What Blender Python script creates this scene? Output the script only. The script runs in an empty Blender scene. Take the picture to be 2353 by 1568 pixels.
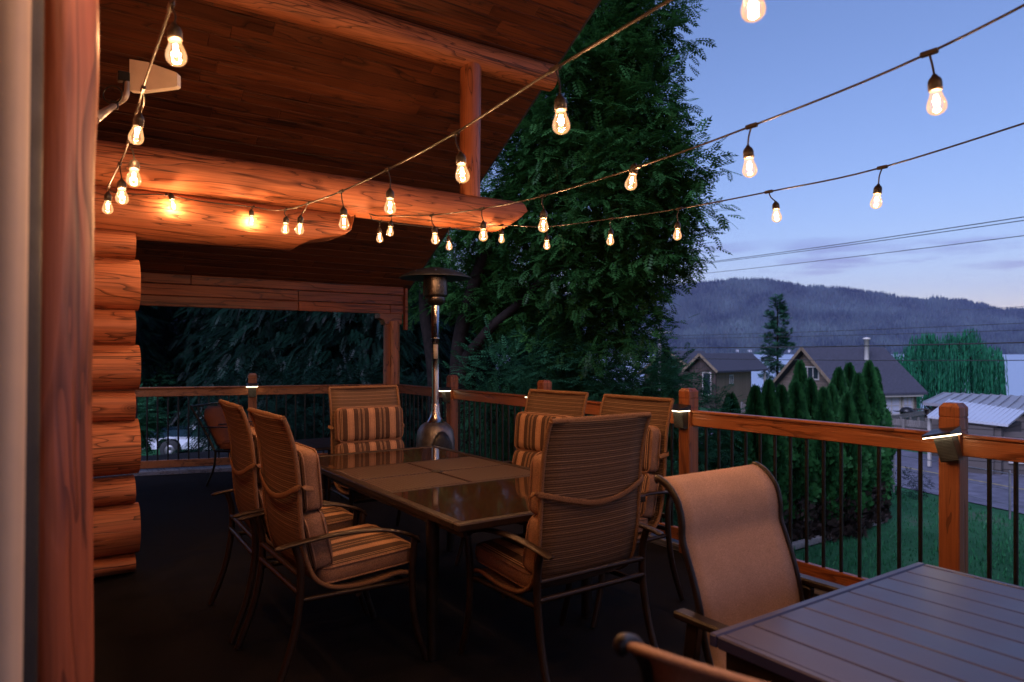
import bpy, bmesh, math, random
import numpy as np
from mathutils import Vector, Matrix
random.seed(7); RNG = np.random.default_rng(11)
S = bpy.context.scene; COL = S.collection
rad = math.radians
V = Vector

# ------------------------------------------------------------------ camera, sky, light, exposure
EYE = 1.45                      # eye height over the deck floor; world X/Y follow the deck edges
HEAD = rad(34.2)
FW = V((math.sin(HEAD), math.cos(HEAD), 0)); RT = V((math.cos(HEAD), -math.sin(HEAD), 0))
cd = bpy.data.cameras.new('camera'); cam = bpy.data.objects.new('camera', cd); COL.objects.link(cam)
cam.location = (0, 0, EYE); cam.rotation_euler = (rad(90), 0, -HEAD)
cd.sensor_width = 36; cd.lens = 36 * 1600 / 2353; cd.shift_y = 26 / 2353
cd.clip_start = 0.05; cd.clip_end = 20000
cd.dof.use_dof = True; cd.dof.focus_distance = 4.6; cd.dof.aperture_fstop = 3.2
S.camera = cam

SUN_EL, SUN_AZ = rad(5.0), rad(250)
world = bpy.data.worlds.new('World'); S.world = world; world.use_nodes = True
wt = world.node_tree
bg = wt.nodes['Background']
def wn(t, **k):
    n = wt.nodes.new(t)
    for a, b in k.items(): setattr(n, a, b)
    return n
sky = wn('ShaderNodeTexSky', sky_type='NISHITA', sun_disc=False, sun_elevation=SUN_EL, sun_rotation=SUN_AZ,
         altitude=300, air_density=1.0, dust_density=0.0, ozone_density=3.5)
tint = wn('ShaderNodeMix', data_type='RGBA', blend_type='MULTIPLY'); tint.inputs[0].default_value = 1
wt.links.new(sky.outputs[0], tint.inputs[6]); tint.inputs[7].default_value = (1.58, .955, 1.0, 1)
# a few thin clouds low over the hills
tc = wn('ShaderNodeTexCoord'); mp = wn('ShaderNodeMapping'); mp.inputs['Rotation'].default_value = (0, 0, 0.2)
mp.inputs['Scale'].default_value = (3.2, 3.2, 26)
wt.links.new(tc.outputs['Generated'], mp.inputs[0])
cn = wn('ShaderNodeTexNoise'); cn.inputs['Scale'].default_value = 1.9; cn.inputs['Detail'].default_value = 6; cn.inputs['Roughness'].default_value = 0.55
wt.links.new(mp.outputs[0], cn.inputs['Vector'])
cr = wn('ShaderNodeMapRange'); cr.inputs[1].default_value = 0.535; cr.inputs[2].default_value = 0.67; wt.links.new(cn.outputs[0], cr.inputs[0])
sx = wn('ShaderNodeSeparateXYZ'); wt.links.new(tc.outputs['Generated'], sx.inputs[0])
e1 = wn('ShaderNodeMapRange'); e1.interpolation_type = 'SMOOTHSTEP'
e1.inputs[1].default_value = 0.055; e1.inputs[2].default_value = 0.09; wt.links.new(sx.outputs['Z'], e1.inputs[0])
e2 = wn('ShaderNodeMapRange'); e2.interpolation_type = 'SMOOTHSTEP'
e2.inputs[1].default_value = 0.17; e2.inputs[2].default_value = 0.12; wt.links.new(sx.outputs['Z'], e2.inputs[0])
mm = wn('ShaderNodeMath', operation='MULTIPLY'); wt.links.new(e1.outputs[0], mm.inputs[0]); wt.links.new(e2.outputs[0], mm.inputs[1])
m2 = wn('ShaderNodeMath', operation='MULTIPLY'); wt.links.new(mm.outputs[0], m2.inputs[0]); wt.links.new(cr.outputs[0], m2.inputs[1])
m3 = wn('ShaderNodeMath', operation='MULTIPLY'); wt.links.new(m2.outputs[0], m3.inputs[0]); m3.inputs[1].default_value = 0.8
cm = wn('ShaderNodeMix', data_type='RGBA', blend_type='MULTIPLY'); wt.links.new(m3.outputs[0], cm.inputs[0])
wt.links.new(tint.outputs[2], cm.inputs[6]); cm.inputs[7].default_value = (0.60, 0.50, 0.66, 1)
wt.links.new(cm.outputs[2], bg.inputs[0])
bg.inputs[1].default_value = 0.068
sd = bpy.data.lights.new('sun', 'SUN'); sun = bpy.data.objects.new('sun', sd); COL.objects.link(sun)
sd.energy = 1.15; sd.angle = rad(40); sd.color = (0.62, 0.64, 1.0)     # broad twilight fill, added behind the cabin to brighten the land outside
sun.rotation_euler = (rad(90) - rad(38), 0, -SUN_AZ + math.pi)
S.view_settings.view_transform = 'Standard'; S.view_settings.look = 'None'
S.view_settings.exposure = 2.05; S.view_settings.gamma = 1.0
BULB_W = 2.7                    # watts of each filament lamp
S.render.engine = 'CYCLES'
cy = S.cycles; cy.use_denoising = True; cy.sample_clamp_indirect = 3.0; cy.max_bounces = 6; cy.transparent_max_bounces = 24
cy.volume_bounces = 0; cy.caustics_reflective = False; cy.caustics_refractive = False

# ------------------------------------------------------------------ helpers
def W(d, lat, z): return FW * d + RT * lat + V((0, 0, z))              # metres ahead, metres right, height
def ray(x): k = (x - 1176) / 1600; return FW + RT * k
def P(x, y, d): return ray(x) * d + V((0, 0, EYE + (810 - y) / 1600 * d))
def onX(x, y, X): return P(x, y, X / ray(x).x)
def onY(x, y, Y): return P(x, y, Y / ray(x).y)
def lerp(a, b, t): return a + (b - a) * t
def crom(pts, n):
    pts = [V(p) for p in pts]; out = []
    q = [pts[0] * 2 - pts[1]] + pts + [pts[-1] * 2 - pts[-2]]
    for i in range(1, len(q) - 2):
        a, b, c, d = q[i - 1:i + 3]
        for j in range(n):
            t = j / n
            out.append(.5 * ((2 * b) + (c - a) * t + (2 * a - 5 * b + 4 * c - d) * t * t + (3 * b - a - 3 * c + d) * t ** 3))
    out.append(pts[-1]); return out

def tag(o, label=None, cat=None, group=None, kind=None):
    if label: o['label'] = label
    if cat: o['category'] = cat
    if group: o['group'] = group
    if kind: o['kind'] = kind
    return o
def thing(name, label, cat, loc=(0, 0, 0), rotz=0, group=None):
    o = bpy.data.objects.new(name, None); COL.objects.link(o); o.empty_display_size = 0.1
    o.location = loc; o.rotation_euler = (0, 0, rotz); tag(o, label, cat, group); return o
def dup(o, loc=None, rotz=None, label=None, parent=None, scale=None):
    kids = list(o.children)
    c = o.copy(); COL.objects.link(c); c.parent = parent
    if loc is not None: c.location = loc
    if rotz is not None: c.rotation_euler = (0, 0, rotz)
    if label: c['label'] = label
    if scale is not None: c.scale = scale
    for k in kids: dup(k, parent=c)
    return c

class MB:
    def __init__(s): s.v = []; s.f = []; s.uv = []; s.mi = []; s.sm = []; s.at = []
    def add(s, vs, fs, uvs=None, mi=0, sm=False, at=0.0):
        o = len(s.v); s.v += [tuple(p) for p in vs]
        for i, f in enumerate(fs):
            s.f.append([o + j for j in f]); s.mi.append(mi); s.sm.append(sm); s.at.append(at)
            s.uv.append([uvs[j] for j in f] if uvs else [(0, 0)] * len(f))
        return s
    def box(s, c, size, M=None, b=0.0, mi=0, at=0.0):
        c = V(c); h = V(size) / 2; vs = []; idx = {}
        sg = [(x, y, z) for x in (-1, 1) for y in (-1, 1) for z in (-1, 1)]
        b = min(b, min(h) * .9)
        if b <= 0:
            vs = [V((a[0] * h.x, a[1] * h.y, a[2] * h.z)) for a in sg]
            fs = [(0, 1, 3, 2), (4, 6, 7, 5), (0, 4, 5, 1), (2, 3, 7, 6), (0, 2, 6, 4), (1, 5, 7, 3)]
        else:
            for a in sg:
                for ax in range(3):
                    p = [a[i] * (h[i] - (0 if i == ax else b)) for i in range(3)]
                    idx[a + (ax,)] = len(vs); vs.append(V(p))
            fs = []
            for ax in range(3):
                o = [i for i in range(3) if i != ax]
                for q in (-1, 1):
                    f = []
                    for (u, w) in ((-1, -1), (1, -1), (1, 1), (-1, 1)):
                        a = [0, 0, 0]; a[ax] = q; a[o[0]] = u; a[o[1]] = w; f.append(idx[tuple(a) + (ax,)])
                    fs.append(f)
                for u in (-1, 1):
                    for w in (-1, 1):
                        a = [0, 0, 0]; a[o[0]] = u; a[o[1]] = w
                        lo = list(a); lo[ax] = -1; hi = list(a); hi[ax] = 1
                        fs.append([idx[tuple(lo) + (o[0],)], idx[tuple(hi) + (o[0],)], idx[tuple(hi) + (o[1],)], idx[tuple(lo) + (o[1],)]])
            for a in sg: fs.append([idx[a + (0,)], idx[a + (1,)], idx[a + (2,)]])
        if M is not None: vs = [M @ p for p in vs]
        return s.add([p + c for p in vs], fs, mi=mi, at=at)
    def bar(s, p0, p1, w, h, b=0.0, mi=0, at=0.0, up=None):                # box from p0 to p1, w sideways, h upwards
        p0, p1 = V(p0), V(p1); T = p1 - p0; L = T.length; T = T / L
        u = V(up) if up is not None else (V((0, 0, 1)) if abs(T.z) < .9 else V((0, 1, 0)))
        Sd = T.cross(u).normalized(); U = Sd.cross(T)
        M = Matrix((T, Sd, U)).transposed()
        return s.box((p0 + p1) / 2, (L, w, h), M, b, mi, at)
    def tube(s, pts, r, n=8, ref=None, flat=1.0, mi=0, cap=True, sm=True):
        pts = [V(p) for p in pts]; m = len(pts); rr = r if isinstance(r, (list, tuple)) else [r] * m
        vs = []; prev = None; L = 0; uvs = []
        for i, p in enumerate(pts):
            T = (pts[min(i + 1, m - 1)] - pts[max(i - 1, 0)]).normalized()
            if i: L += (p - pts[i - 1]).length
            if ref is not None: Sd = T.cross(V(ref)).normalized()
            elif prev is None:
                a = V((0, 0, 1)) if abs(T.z) < .9 else V((1, 0, 0)); Sd = T.cross(a).normalized()
            else: Sd = (prev - T * prev.dot(T)).normalized()
            prev = Sd; U = Sd.cross(T)
            for j in range(n):
                a = 2 * math.pi * (j + .5) / n
                vs.append(p + Sd * (math.cos(a) * rr[i]) + U * (math.sin(a) * rr[i] * flat)); uvs.append((j / n, L))
        fs = [(i * n + j, i * n + (j + 1) % n, (i + 1) * n + (j + 1) % n, (i + 1) * n + j) for i in range(m - 1) for j in range(n)]
        s.add(vs, fs, uvs, mi, sm)
        if cap:
            s.add(vs[:n], [tuple(range(n))], None, mi); s.add(vs[-n:], [tuple(range(n))], None, mi)
        return s
    def lathe(s, prof, n=24, c=(0, 0, 0), mi=0, sm=True, ax=None):
        c = V(c); vs = []
        for (r, z) in prof:
            for j in range(n):
                a = 2 * math.pi * j / n; vs.append(V((r * math.cos(a), r * math.sin(a), z)))
        if ax is not None:
            q = V((0, 0, 1)).rotation_difference(V(ax)).to_matrix(); vs = [q @ p for p in vs]
        fs = [(i * n + j, i * n + (j + 1) % n, (i + 1) * n + (j + 1) % n, (i + 1) * n + j) for i in range(len(prof) - 1) for j in range(n)]
        return s.add([p + c for p in vs], fs, None, mi, sm)
    def sheet(s, G, t=0.004, mi=0, uv=None, sm=True):                      # G[i][j] points; a sheet of thickness t
        ni, nj = len(G), len(G[0]); Nn = [[None] * nj for _ in range(ni)]
        for i in range(ni):
            for j in range(nj):
                a = V(G[min(i + 1, ni - 1)][j]) - V(G[max(i - 1, 0)][j]); b = V(G[i][min(j + 1, nj - 1)]) - V(G[i][max(j - 1, 0)])
                Nn[i][j] = a.cross(b).normalized()
        top = [V(G[i][j]) + Nn[i][j] * t / 2 for i in range(ni) for j in range(nj)]
        bot = [V(G[i][j]) - Nn[i][j] * t / 2 for i in range(ni) for j in range(nj)]
        if uv is None: uv = [(0, 0)] * (ni * nj)
        else: uv = [uv[i][j] for i in range(ni) for j in range(nj)]
        q = [(i * nj + j, (i + 1) * nj + j, (i + 1) * nj + j + 1, i * nj + j + 1) for i in range(ni - 1) for j in range(nj - 1)]
        o = ni * nj
        rim = [i * nj for i in range(ni)] + [(ni - 1) * nj + j for j in range(1, nj)] + [i * nj + nj - 1 for i in range(ni - 2, -1, -1)] + list(range(nj - 2, 0, -1))
        fs = q + [tuple(o + k for k in reversed(f)) for f in q]
        fs += [(rim[k], rim[(k + 1) % len(rim)], o + rim[(k + 1) % len(rim)], o + rim[k]) for k in range(len(rim))]
        return s.add(top + bot, fs, uv + uv, mi, sm)
    def prism(s, poly, O, A, B, N, t, mi=0, at=0.0):                       # polygon in plane O,A,B pushed along N by t
        O, A, B, N = V(O), V(A), V(B), V(N); n = len(poly)
        a = [O + A * p[0] + B * p[1] for p in poly]; b = [p + N * t for p in a]
        return s.add(a + b, [tuple(range(n)), tuple(range(2 * n - 1, n - 1, -1))] + [(i, (i + 1) % n, n + (i + 1) % n, n + i) for i in range(n)], None, mi, False, at)
    def pillow(s, c, size, M=None, r=.03, bulge=.2, n=9, mi=0, mi_side=None):   # size x,y(thickness),z ; uv = x,z in metres
        c = V(c); h = V(size) / 2; r = min(r, min(h) * .95); key = {}; vs = []; uvs = []; fs = []; ms = []
        def vert(p):
            k = tuple(round(a, 5) for a in p)
            if k in key: return key[k]
            q = V((p[0] * h.x, p[1] * h.y, p[2] * h.z)); core = V([max(-(h[i] - r), min(h[i] - r, q[i])) for i in range(3)])
            d = q - core
            if d.length > 1e-6:
                e = V([abs(p[i]) for i in range(3)])
                q = core + d.normalized() * r
            f = (1 - p[0] ** 2) * (1 - p[2] ** 2)
            q.y *= 1 + bulge * (f ** .6 if f > 0 else 0)
            q.x *= 1 - .015 * (1 - abs(p[2])); key[k] = len(vs); uvs.append((q.x, q.z))
            vs.append((M @ q if M is not None else q) + c); return key[k]
        g = [-1 + 2 * i / n for i in range(n + 1)]; gt = [-1, -.6, 0, .6, 1]
        for ax in range(3):
            o = [i for i in range(3) if i != ax]
            for sg in (-1, 1):
                ga = gt if o[0] == 1 else g; gb = gt if o[1] == 1 else g
                for i in range(len(ga) - 1):
                    for j in range(len(gb) - 1):
                        f = []
                        for (u, w) in ((ga[i], gb[j]), (ga[i + 1], gb[j]), (ga[i + 1], gb[j + 1]), (ga[i], gb[j + 1])):
                            p = [0, 0, 0]; p[ax] = sg; p[o[0]] = u; p[o[1]] = w; f.append(vert(p))
                        fs.append(f); ms.append(mi if ax == 1 or mi_side is None else mi_side)
        o = len(s.v); s.v += [tuple(p) for p in vs]
        for f, m in zip(fs, ms):
            s.f.append([o + j for j in f]); s.uv.append([uvs[j] for j in f]); s.mi.append(m); s.sm.append(True); s.at.append(0.0)
        # piping round both faces
        for q in (-1, 1):
            ring = []
            hx, hz = h.x - .004, h.z - .004; rr = r * 1.1
            for (cx, cz, a0) in ((hx - rr, hz - rr, 0), (-hx + rr, hz - rr, 90), (-hx + rr, -hz + rr, 180), (hx - rr, -hz + rr, 270)):
                for k in range(4):
                    a = rad(a0 + k * 30); p = V((cx + rr * math.cos(a), q * (h.y - r * .45), cz + rr * math.sin(a)))
                    ring.append((M @ p if M is not None else p) + c)
            ring.append(ring[0]); s.tube(ring, .0045, 5, cap=False, mi=mi if mi_side is None else mi_side)
        return s
    def build(s, name, mats, parent=None, world=True, recalc=True):
        off = parent.location if (parent is not None and world) else V((0, 0, 0))
        me = bpy.data.meshes.new(name)
        me.from_pydata([tuple(V(p) - off) for p in s.v], [], s.f)
        for m in (mats if isinstance(mats, (list, tuple)) else [mats]): me.materials.append(m)
        me.polygons.foreach_set('material_index', s.mi); me.polygons.foreach_set('use_smooth', s.sm)
        ul = me.uv_layers.new(name='UVMap'); ul.data.foreach_set('uv', [c for f in s.uv for p in f for c in p])
        if any(s.at):
            a = me.attributes.new('rnd', 'FLOAT', 'FACE'); a.data.foreach_set('value', s.at)
        if recalc:
            bm = bmesh.new(); bm.from_mesh(me); bmesh.ops.recalc_face_normals(bm, faces=bm.faces); bm.to_mesh(me); bm.free()
        o = bpy.data.objects.new(name, me); COL.objects.link(o)
        if parent is not None: o.parent = parent
        return o

def npmesh(name, verts, k, mats, parent=None, rnd=None, mi=None, off=None):   # verts (N*k,3) as N faces of k corners
    verts = np.asarray(verts, dtype=np.float32)
    if parent is not None: verts = verts - np.array(parent.location, dtype=np.float32)
    nf = len(verts) // k; me = bpy.data.meshes.new(name)
    me.vertices.add(len(verts)); me.vertices.foreach_set('co', verts.ravel())
    me.loops.add(nf * k); me.loops.foreach_set('vertex_index', np.arange(nf * k, dtype=np.int32))
    me.polygons.add(nf); me.polygons.foreach_set('loop_start', np.arange(nf, dtype=np.int32) * k)
    for m in (mats if isinstance(mats, (list, tuple)) else [mats]): me.materials.append(m)
    if rnd is not None:
        a = me.attributes.new('rnd', 'FLOAT', 'FACE'); a.data.foreach_set('value', np.asarray(rnd, dtype=np.float32))
    me.update(calc_edges=True)
    o = bpy.data.objects.new(name, me); COL.objects.link(o)
    if parent is not None: o.parent = parent
    return o

# ------------------------------------------------------------------ materials
def nd(t, typ, ins=None, **props):
    n = t.nodes.new(typ)
    for a, b in props.items(): setattr(n, a, b)
    for k, v in (ins or {}).items():
        i = n.inputs[k]
        if isinstance(v, bpy.types.NodeSocket): t.links.new(v, i)
        else: i.default_value = v
    return n
def new_mat(name):
    m = bpy.data.materials.new(name); m.use_nodes = True
    return m, m.node_tree, m.node_tree.nodes['Principled BSDF']
def c4(c): return (c[0], c[1], c[2], 1)
def mixc(t, f, a, b, mode='MIX'):
    n = t.nodes.new('ShaderNodeMix'); n.data_type = 'RGBA'; n.blend_type = mode
    for i, v in ((0, f), (6, a), (7, b)):
        if isinstance(v, bpy.types.NodeSocket): t.links.new(v, n.inputs[i])
        else: n.inputs[i].default_value = v if i == 0 else c4(v)
    return n.outputs[2]
def mth(t, op, a, b=None, c=None):
    n = t.nodes.new('ShaderNodeMath'); n.operation = op
    for i, v in enumerate((a, b, c)):
        if v is None: continue
        if isinstance(v, bpy.types.NodeSocket): t.links.new(v, n.inputs[i])
        else: n.inputs[i].default_value = v
    return n.outputs[0]
def mrange(t, v, a, b, c=0.0, d=1.0): return nd(t, 'ShaderNodeMapRange', {0: v, 1: a, 2: b, 3: c, 4: d}).outputs[0]

def plain(name, c, rough=.6, metal=0.0, var=.25, scale=18, bump=.15, spec=.5, bs=120, coat=0.0):
    m, t, b = new_mat(name); tc = nd(t, 'ShaderNodeTexCoord').outputs['Object']
    n = nd(t, 'ShaderNodeTexNoise', {'Vector': tc, 'Scale': scale, 'Detail': 5.0}).outputs[0]
    f = mrange(t, n, .3, .7)
    col = mixc(t, f, tuple(x * (1 - var) for x in c), tuple(min(1, x * (1 + var)) for x in c)); t.links.new(col, b.inputs['Base Color'])
    t.links.new(mrange(t, n, .3, .7, rough * .85, min(1, rough * 1.15)), b.inputs['Roughness'])
    b.inputs['Metallic'].default_value = metal; b.inputs['Specular IOR Level'].default_value = spec
    b.inputs['Coat Weight'].default_value = coat
    if bump:
        n2 = nd(t, 'ShaderNodeTexNoise', {'Vector': tc, 'Scale': float(bs), 'Detail': 3.0}).outputs[0]
        t.links.new(nd(t, 'ShaderNodeBump', {'Height': n2, 'Strength': bump, 'Distance': .004}).outputs[0], b.inputs['Normal'])
    return m
def wood(name, axis, dark, mid, light, contour=11.0, rough=.45, freq=1.0, attr=False, fiber=.5, knots=True, line=.14, ori=None, crack=True):
    m, t, b = new_mat(name)
    tc = nd(t, 'ShaderNodeTexCoord').outputs['Object']
    if attr: rv = nd(t, 'ShaderNodeAttribute', attribute_name='rnd').outputs['Fac']
    else: rv = nd(t, 'ShaderNodeObjectInfo').outputs['Random']
    off = mth(t, 'MULTIPLY', rv, 37.0)
    tc = nd(t, 'ShaderNodeVectorMath', {0: tc, 1: nd(t, 'ShaderNodeCombineXYZ', {0: off, 1: off, 2: off}).outputs[0]}, operation='ADD').outputs[0]
    def sc(across, along):
        v = [across] * 3; v['XYZ'.index(axis)] = along
        return nd(t, 'ShaderNodeVectorMath', {0: tc, 1: tuple(v)}, operation='MULTIPLY').outputs[0]
    n1 = nd(t, 'ShaderNodeTexNoise', {'Vector': sc(5 * freq, .7 * freq), 'Scale': 1.0, 'Detail': 3.0, 'Roughness': .5, 'Distortion': .35}).outputs[0]
    fr = mth(t, 'FRACT', mth(t, 'MULTIPLY', n1, contour))
    ln = mth(t, 'SUBTRACT', 1.0, mrange(t, fr, 0.0, line))
    shade = mrange(t, fr, 0, 1)
    n2 = nd(t, 'ShaderNodeTexNoise', {'Vector': sc(90 * freq, 2.2 * freq), 'Scale': 1.0, 'Detail': 3.0}).outputs[0]
    n3 = nd(t, 'ShaderNodeTexNoise', {'Vector': sc(2.2, .8), 'Scale': 1.0, 'Detail': 4.0, 'Roughness': .6}).outputs[0]
    col = mixc(t, mrange(t, n3, .3, .7), mid, light)
    col = mixc(t, mth(t, 'MULTIPLY', shade, .35), col, tuple(a * .62 for a in mid))
    col = mixc(t, mth(t, 'MULTIPLY', ln, .9), col, dark)
    col = mixc(t, mth(t, 'MULTIPLY', mrange(t, n2, .42, .75), fiber), col, dark)
    if crack:
        n4 = nd(t, 'ShaderNodeTexNoise', {'Vector': sc(9, .13), 'Scale': 1.0, 'Detail': 2.0}).outputs[0]
        ck = mrange(t, mth(t, 'ABSOLUTE', mth(t, 'SUBTRACT', n4, .5)), .011, .0)
        col = mixc(t, mth(t, 'MULTIPLY', ck, .9), col, tuple(a * .4 for a in dark))
    if knots:
        vo = nd(t, 'ShaderNodeTexVoronoi', {'Vector': sc(3.4, 2.0), 'Scale': 1.0}).outputs['Distance']
        kn = mrange(t, vo, .16, .05); rg = mth(t, 'FRACT', mth(t, 'MULTIPLY', vo, 30.0))
        col = mixc(t, mth(t, 'MULTIPLY', kn, mth(t, 'ADD', .35, mth(t, 'MULTIPLY', rg, .5))), col, dark)
    if attr: col = mixc(t, 1.0, col, nd(t, 'ShaderNodeCombineXYZ', {0: mrange(t, rv, 0, 1, .55, 1.3), 1: mrange(t, rv, 0, 1, .52, 1.28), 2: mrange(t, rv, 0, 1, .5, 1.25)}).outputs[0], 'MULTIPLY')
    t.links.new(col, b.inputs['Base Color'])
    t.links.new(mrange(t, n3, .3, .7, rough * .8, rough * 1.25), b.inputs['Roughness'])
    h = mth(t, 'ADD', mth(t, 'MULTIPLY', n2, .5), mth(t, 'MULTIPLY', ln, -.8))
    t.links.new(nd(t, 'ShaderNodeBump', {'Height': h, 'Strength': .6, 'Distance': .006}).outputs[0], b.inputs['Normal'])
    return m
LOGC = ((.042, .010, .004), (.36, .108, .043), (.64, .245, .112))
log_x = wood('log_wood_x', 'X', *LOGC, contour=11, line=.22, rough=.55); log_y = wood('log_wood_y', 'Y', *LOGC); log_z = wood('log_wood_z', 'Z', *LOGC, contour=7, fiber=.35)
post_z = wood('door_post_wood', 'Z', (.09, .018, .006), (.34, .085, .034), (.50, .16, .075), contour=7, freq=1.3, fiber=.35, line=.4)
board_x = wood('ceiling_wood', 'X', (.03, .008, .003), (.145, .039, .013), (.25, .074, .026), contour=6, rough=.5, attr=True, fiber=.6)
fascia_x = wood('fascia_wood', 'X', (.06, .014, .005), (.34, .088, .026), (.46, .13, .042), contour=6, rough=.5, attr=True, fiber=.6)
rail_x = wood('rail_wood_x', 'X', (.09, .024, .008), (.31, .096, .030), (.40, .14, .05), contour=5, freq=1.6, rough=.38, line=.3, crack=False)
rail_y = wood('rail_wood_y', 'Y', (.09, .024, .008), (.31, .096, .030), (.40, .14, .05), contour=5, freq=1.6, rough=.38, line=.3, crack=False)
rail_z = wood('rail_wood_z', 'Z', (.09, .024, .008), (.28, .084, .027), (.35, .12, .042), contour=5, freq=1.6, rough=.42, line=.3, crack=False)
grey_strip = wood('kick_strip_wood', 'Y', (.06, .06, .07), (.16, .16, .19), (.22, .22, .25), contour=5, rough=.6, knots=False)
cream = plain('cream_paint', (.62, .47, .34), .55, var=.05, bump=.05)
gasket = plain('black_rubber', (.012, .011, .012), .6, var=.2)
black_metal = plain('black_metal', (.012, .012, .013), .42, .2, var=.3)
bronze = plain('bronze_metal', (.026, .015, .010), .4, .35, var=.3, bump=.08)
bronze_dark = plain('dark_bronze_metal', (.018, .013, .011), .38, .3, var=.3, bump=.08)
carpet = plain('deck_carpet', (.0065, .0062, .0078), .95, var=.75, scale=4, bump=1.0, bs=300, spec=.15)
shingle = plain('roof_shingle', (.05, .05, .068), .85, var=.4, scale=9, bump=.5, bs=20)

def fabric_sling(name, base, lightc, rib=.010, band=.028):
    m, t, b = new_mat(name); uv = nd(t, 'ShaderNodeUVMap').outputs[0]
    s = nd(t, 'ShaderNodeSeparateXYZ', {0: uv}); u, v = s.outputs[0], s.outputs[1]
    rb = mth(t, 'SINE', mth(t, 'MULTIPLY', v, 2 * math.pi / rib)); rb = mrange(t, rb, -1, 1)
    us = mth(t, 'SINE', mth(t, 'MULTIPLY', u, 2 * math.pi / .007)); us = mrange(t, us, -1, 1)
    no = nd(t, 'ShaderNodeTexNoise', {'Vector': uv, 'Scale': 90.0, 'Detail': 3.0}).outputs[0]
    wob = nd(t, 'ShaderNodeTexNoise', {'Vector': uv, 'Scale': 5.0, 'Detail': 2.0}).outputs[0]
    bd = mth(t, 'ABSOLUTE', mth(t, 'SUBTRACT', mth(t, 'FRACT', mth(t, 'DIVIDE', mth(t, 'ADD', v, mth(t, 'MULTIPLY', wob, .004)), band)), .5))
    bl = mrange(t, bd, .085, .03)
    col = mixc(t, mth(t, 'MULTIPLY', rb, mth(t, 'ADD', .5, mth(t, 'MULTIPLY', us, .5))), tuple(a * .55 for a in base), tuple(a * 1.35 for a in base))
    col = mixc(t, mth(t, 'MULTIPLY', bl, mrange(t, no, .3, .6, .35, .9)), col, lightc)
    col = mixc(t, mth(t, 'MULTIPLY', mrange(t, no, .35, .7), .3), col, tuple(a * .5 for a in base))
    t.links.new(col, b.inputs['Base Color']); b.inputs['Roughness'].default_value = .8; b.inputs['Specular IOR Level'].default_value = .25
    t.links.new(nd(t, 'ShaderNodeBump', {'Height': mth(t, 'ADD', rb, mth(t, 'MULTIPLY', no, .5)), 'Strength': .5, 'Distance': .003}).outputs[0], b.inputs['Normal'])
    return m
sling_brown = fabric_sling('striped_sling_fabric', (.145, .088, .058), (.33, .22, .145))
def fabric_plain(name, c, sc=240.0):
    m, t, b = new_mat(name); uv = nd(t, 'ShaderNodeTexCoord').outputs['Object']
    no = nd(t, 'ShaderNodeTexNoise', {'Vector': uv, 'Scale': sc, 'Detail': 2.0}).outputs[0]
    n2 = nd(t, 'ShaderNodeTexNoise', {'Vector': uv, 'Scale': 6.0, 'Detail': 4.0}).outputs[0]
    col = mixc(t, mrange(t, no, .3, .7), tuple(a * .6 for a in c), tuple(a * 1.3 for a in c))
    col = mixc(t, mth(t, 'MULTIPLY', mrange(t, n2, .45, .75), .35), col, tuple(a * .6 for a in c))
    t.links.new(col, b.inputs['Base Color']); b.inputs['Roughness'].default_value = .85; b.inputs['Specular IOR Level'].default_value = .2
    t.links.new(nd(t, 'ShaderNodeBump', {'Height': no, 'Strength': .35, 'Distance': .002}).outputs[0], b.inputs['Normal'])
    return m
tan_cloth = fabric_plain('tan_cushion_cloth', (.29, .165, .11)); tan_sling = fabric_plain('tan_sling_cloth', (.45, .295, .225), 420.0)
rust_cloth = fabric_plain('rust_cushion_cloth', (.24, .085, .045)); binding = fabric_plain('sling_binding', (.21, .115, .066))
def fabric_stripe(name):
    m, t, b = new_mat(name); s = nd(t, 'ShaderNodeSeparateXYZ', {0: nd(t, 'ShaderNodeUVMap').outputs[0]}); u = s.outputs[0]
    x = mth(t, 'FRACT', mth(t, 'ADD', mth(t, 'DIVIDE', u, .172), 100.5))
    r = nd(t, 'ShaderNodeValToRGB', {0: x}); cr = r.color_ramp; cr.interpolation = 'CONSTANT'
    tan = (.46, .26, .16); br = (.075, .043, .031); lt = (.42, .26, .16); dk = (.035, .017, .011)
    st = [(0, br), (.06, lt), (.085, br), (.115, lt), (.14, br), (.33, dk), (.345, tan), (.40, dk), (.41, tan), (.59, dk), (.60, tan), (.655, dk), (.67, br), (.86, lt), (.885, br), (.915, lt), (.94, br)]
    cr.elements[0].position = st[0][0]; cr.elements[0].color = c4(st[0][1]); cr.elements[1].position = st[1][0]; cr.elements[1].color = c4(st[1][1])
    for p, c in st[2:]:
        e = cr.elements.new(p); e.color = c4(c)
    tc = nd(t, 'ShaderNodeTexCoord').outputs['Object']
    no = nd(t, 'ShaderNodeTexNoise', {'Vector': tc, 'Scale': 260.0, 'Detail': 2.0}).outputs[0]
    col = mixc(t, mth(t, 'MULTIPLY', mrange(t, no, .35, .7), .45), r.outputs[0], (.06, .03, .02))
    t.links.new(col, b.inputs['Base Color']); b.inputs['Roughness'].default_value = .85; b.inputs['Specular IOR Level'].default_value = .2
    n2 = nd(t, 'ShaderNodeTexNoise', {'Vector': tc, 'Scale': 9.0, 'Detail': 3.0}).outputs[0]
    t.links.new(nd(t, 'ShaderNodeBump', {'Height': mth(t, 'ADD', mth(t, 'MULTIPLY', no, .15), n2), 'Strength': .6, 'Distance': .02}).outputs[0], b.inputs['Normal'])
    return m
stripe_cloth = fabric_stripe('striped_cushion_cloth')
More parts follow.
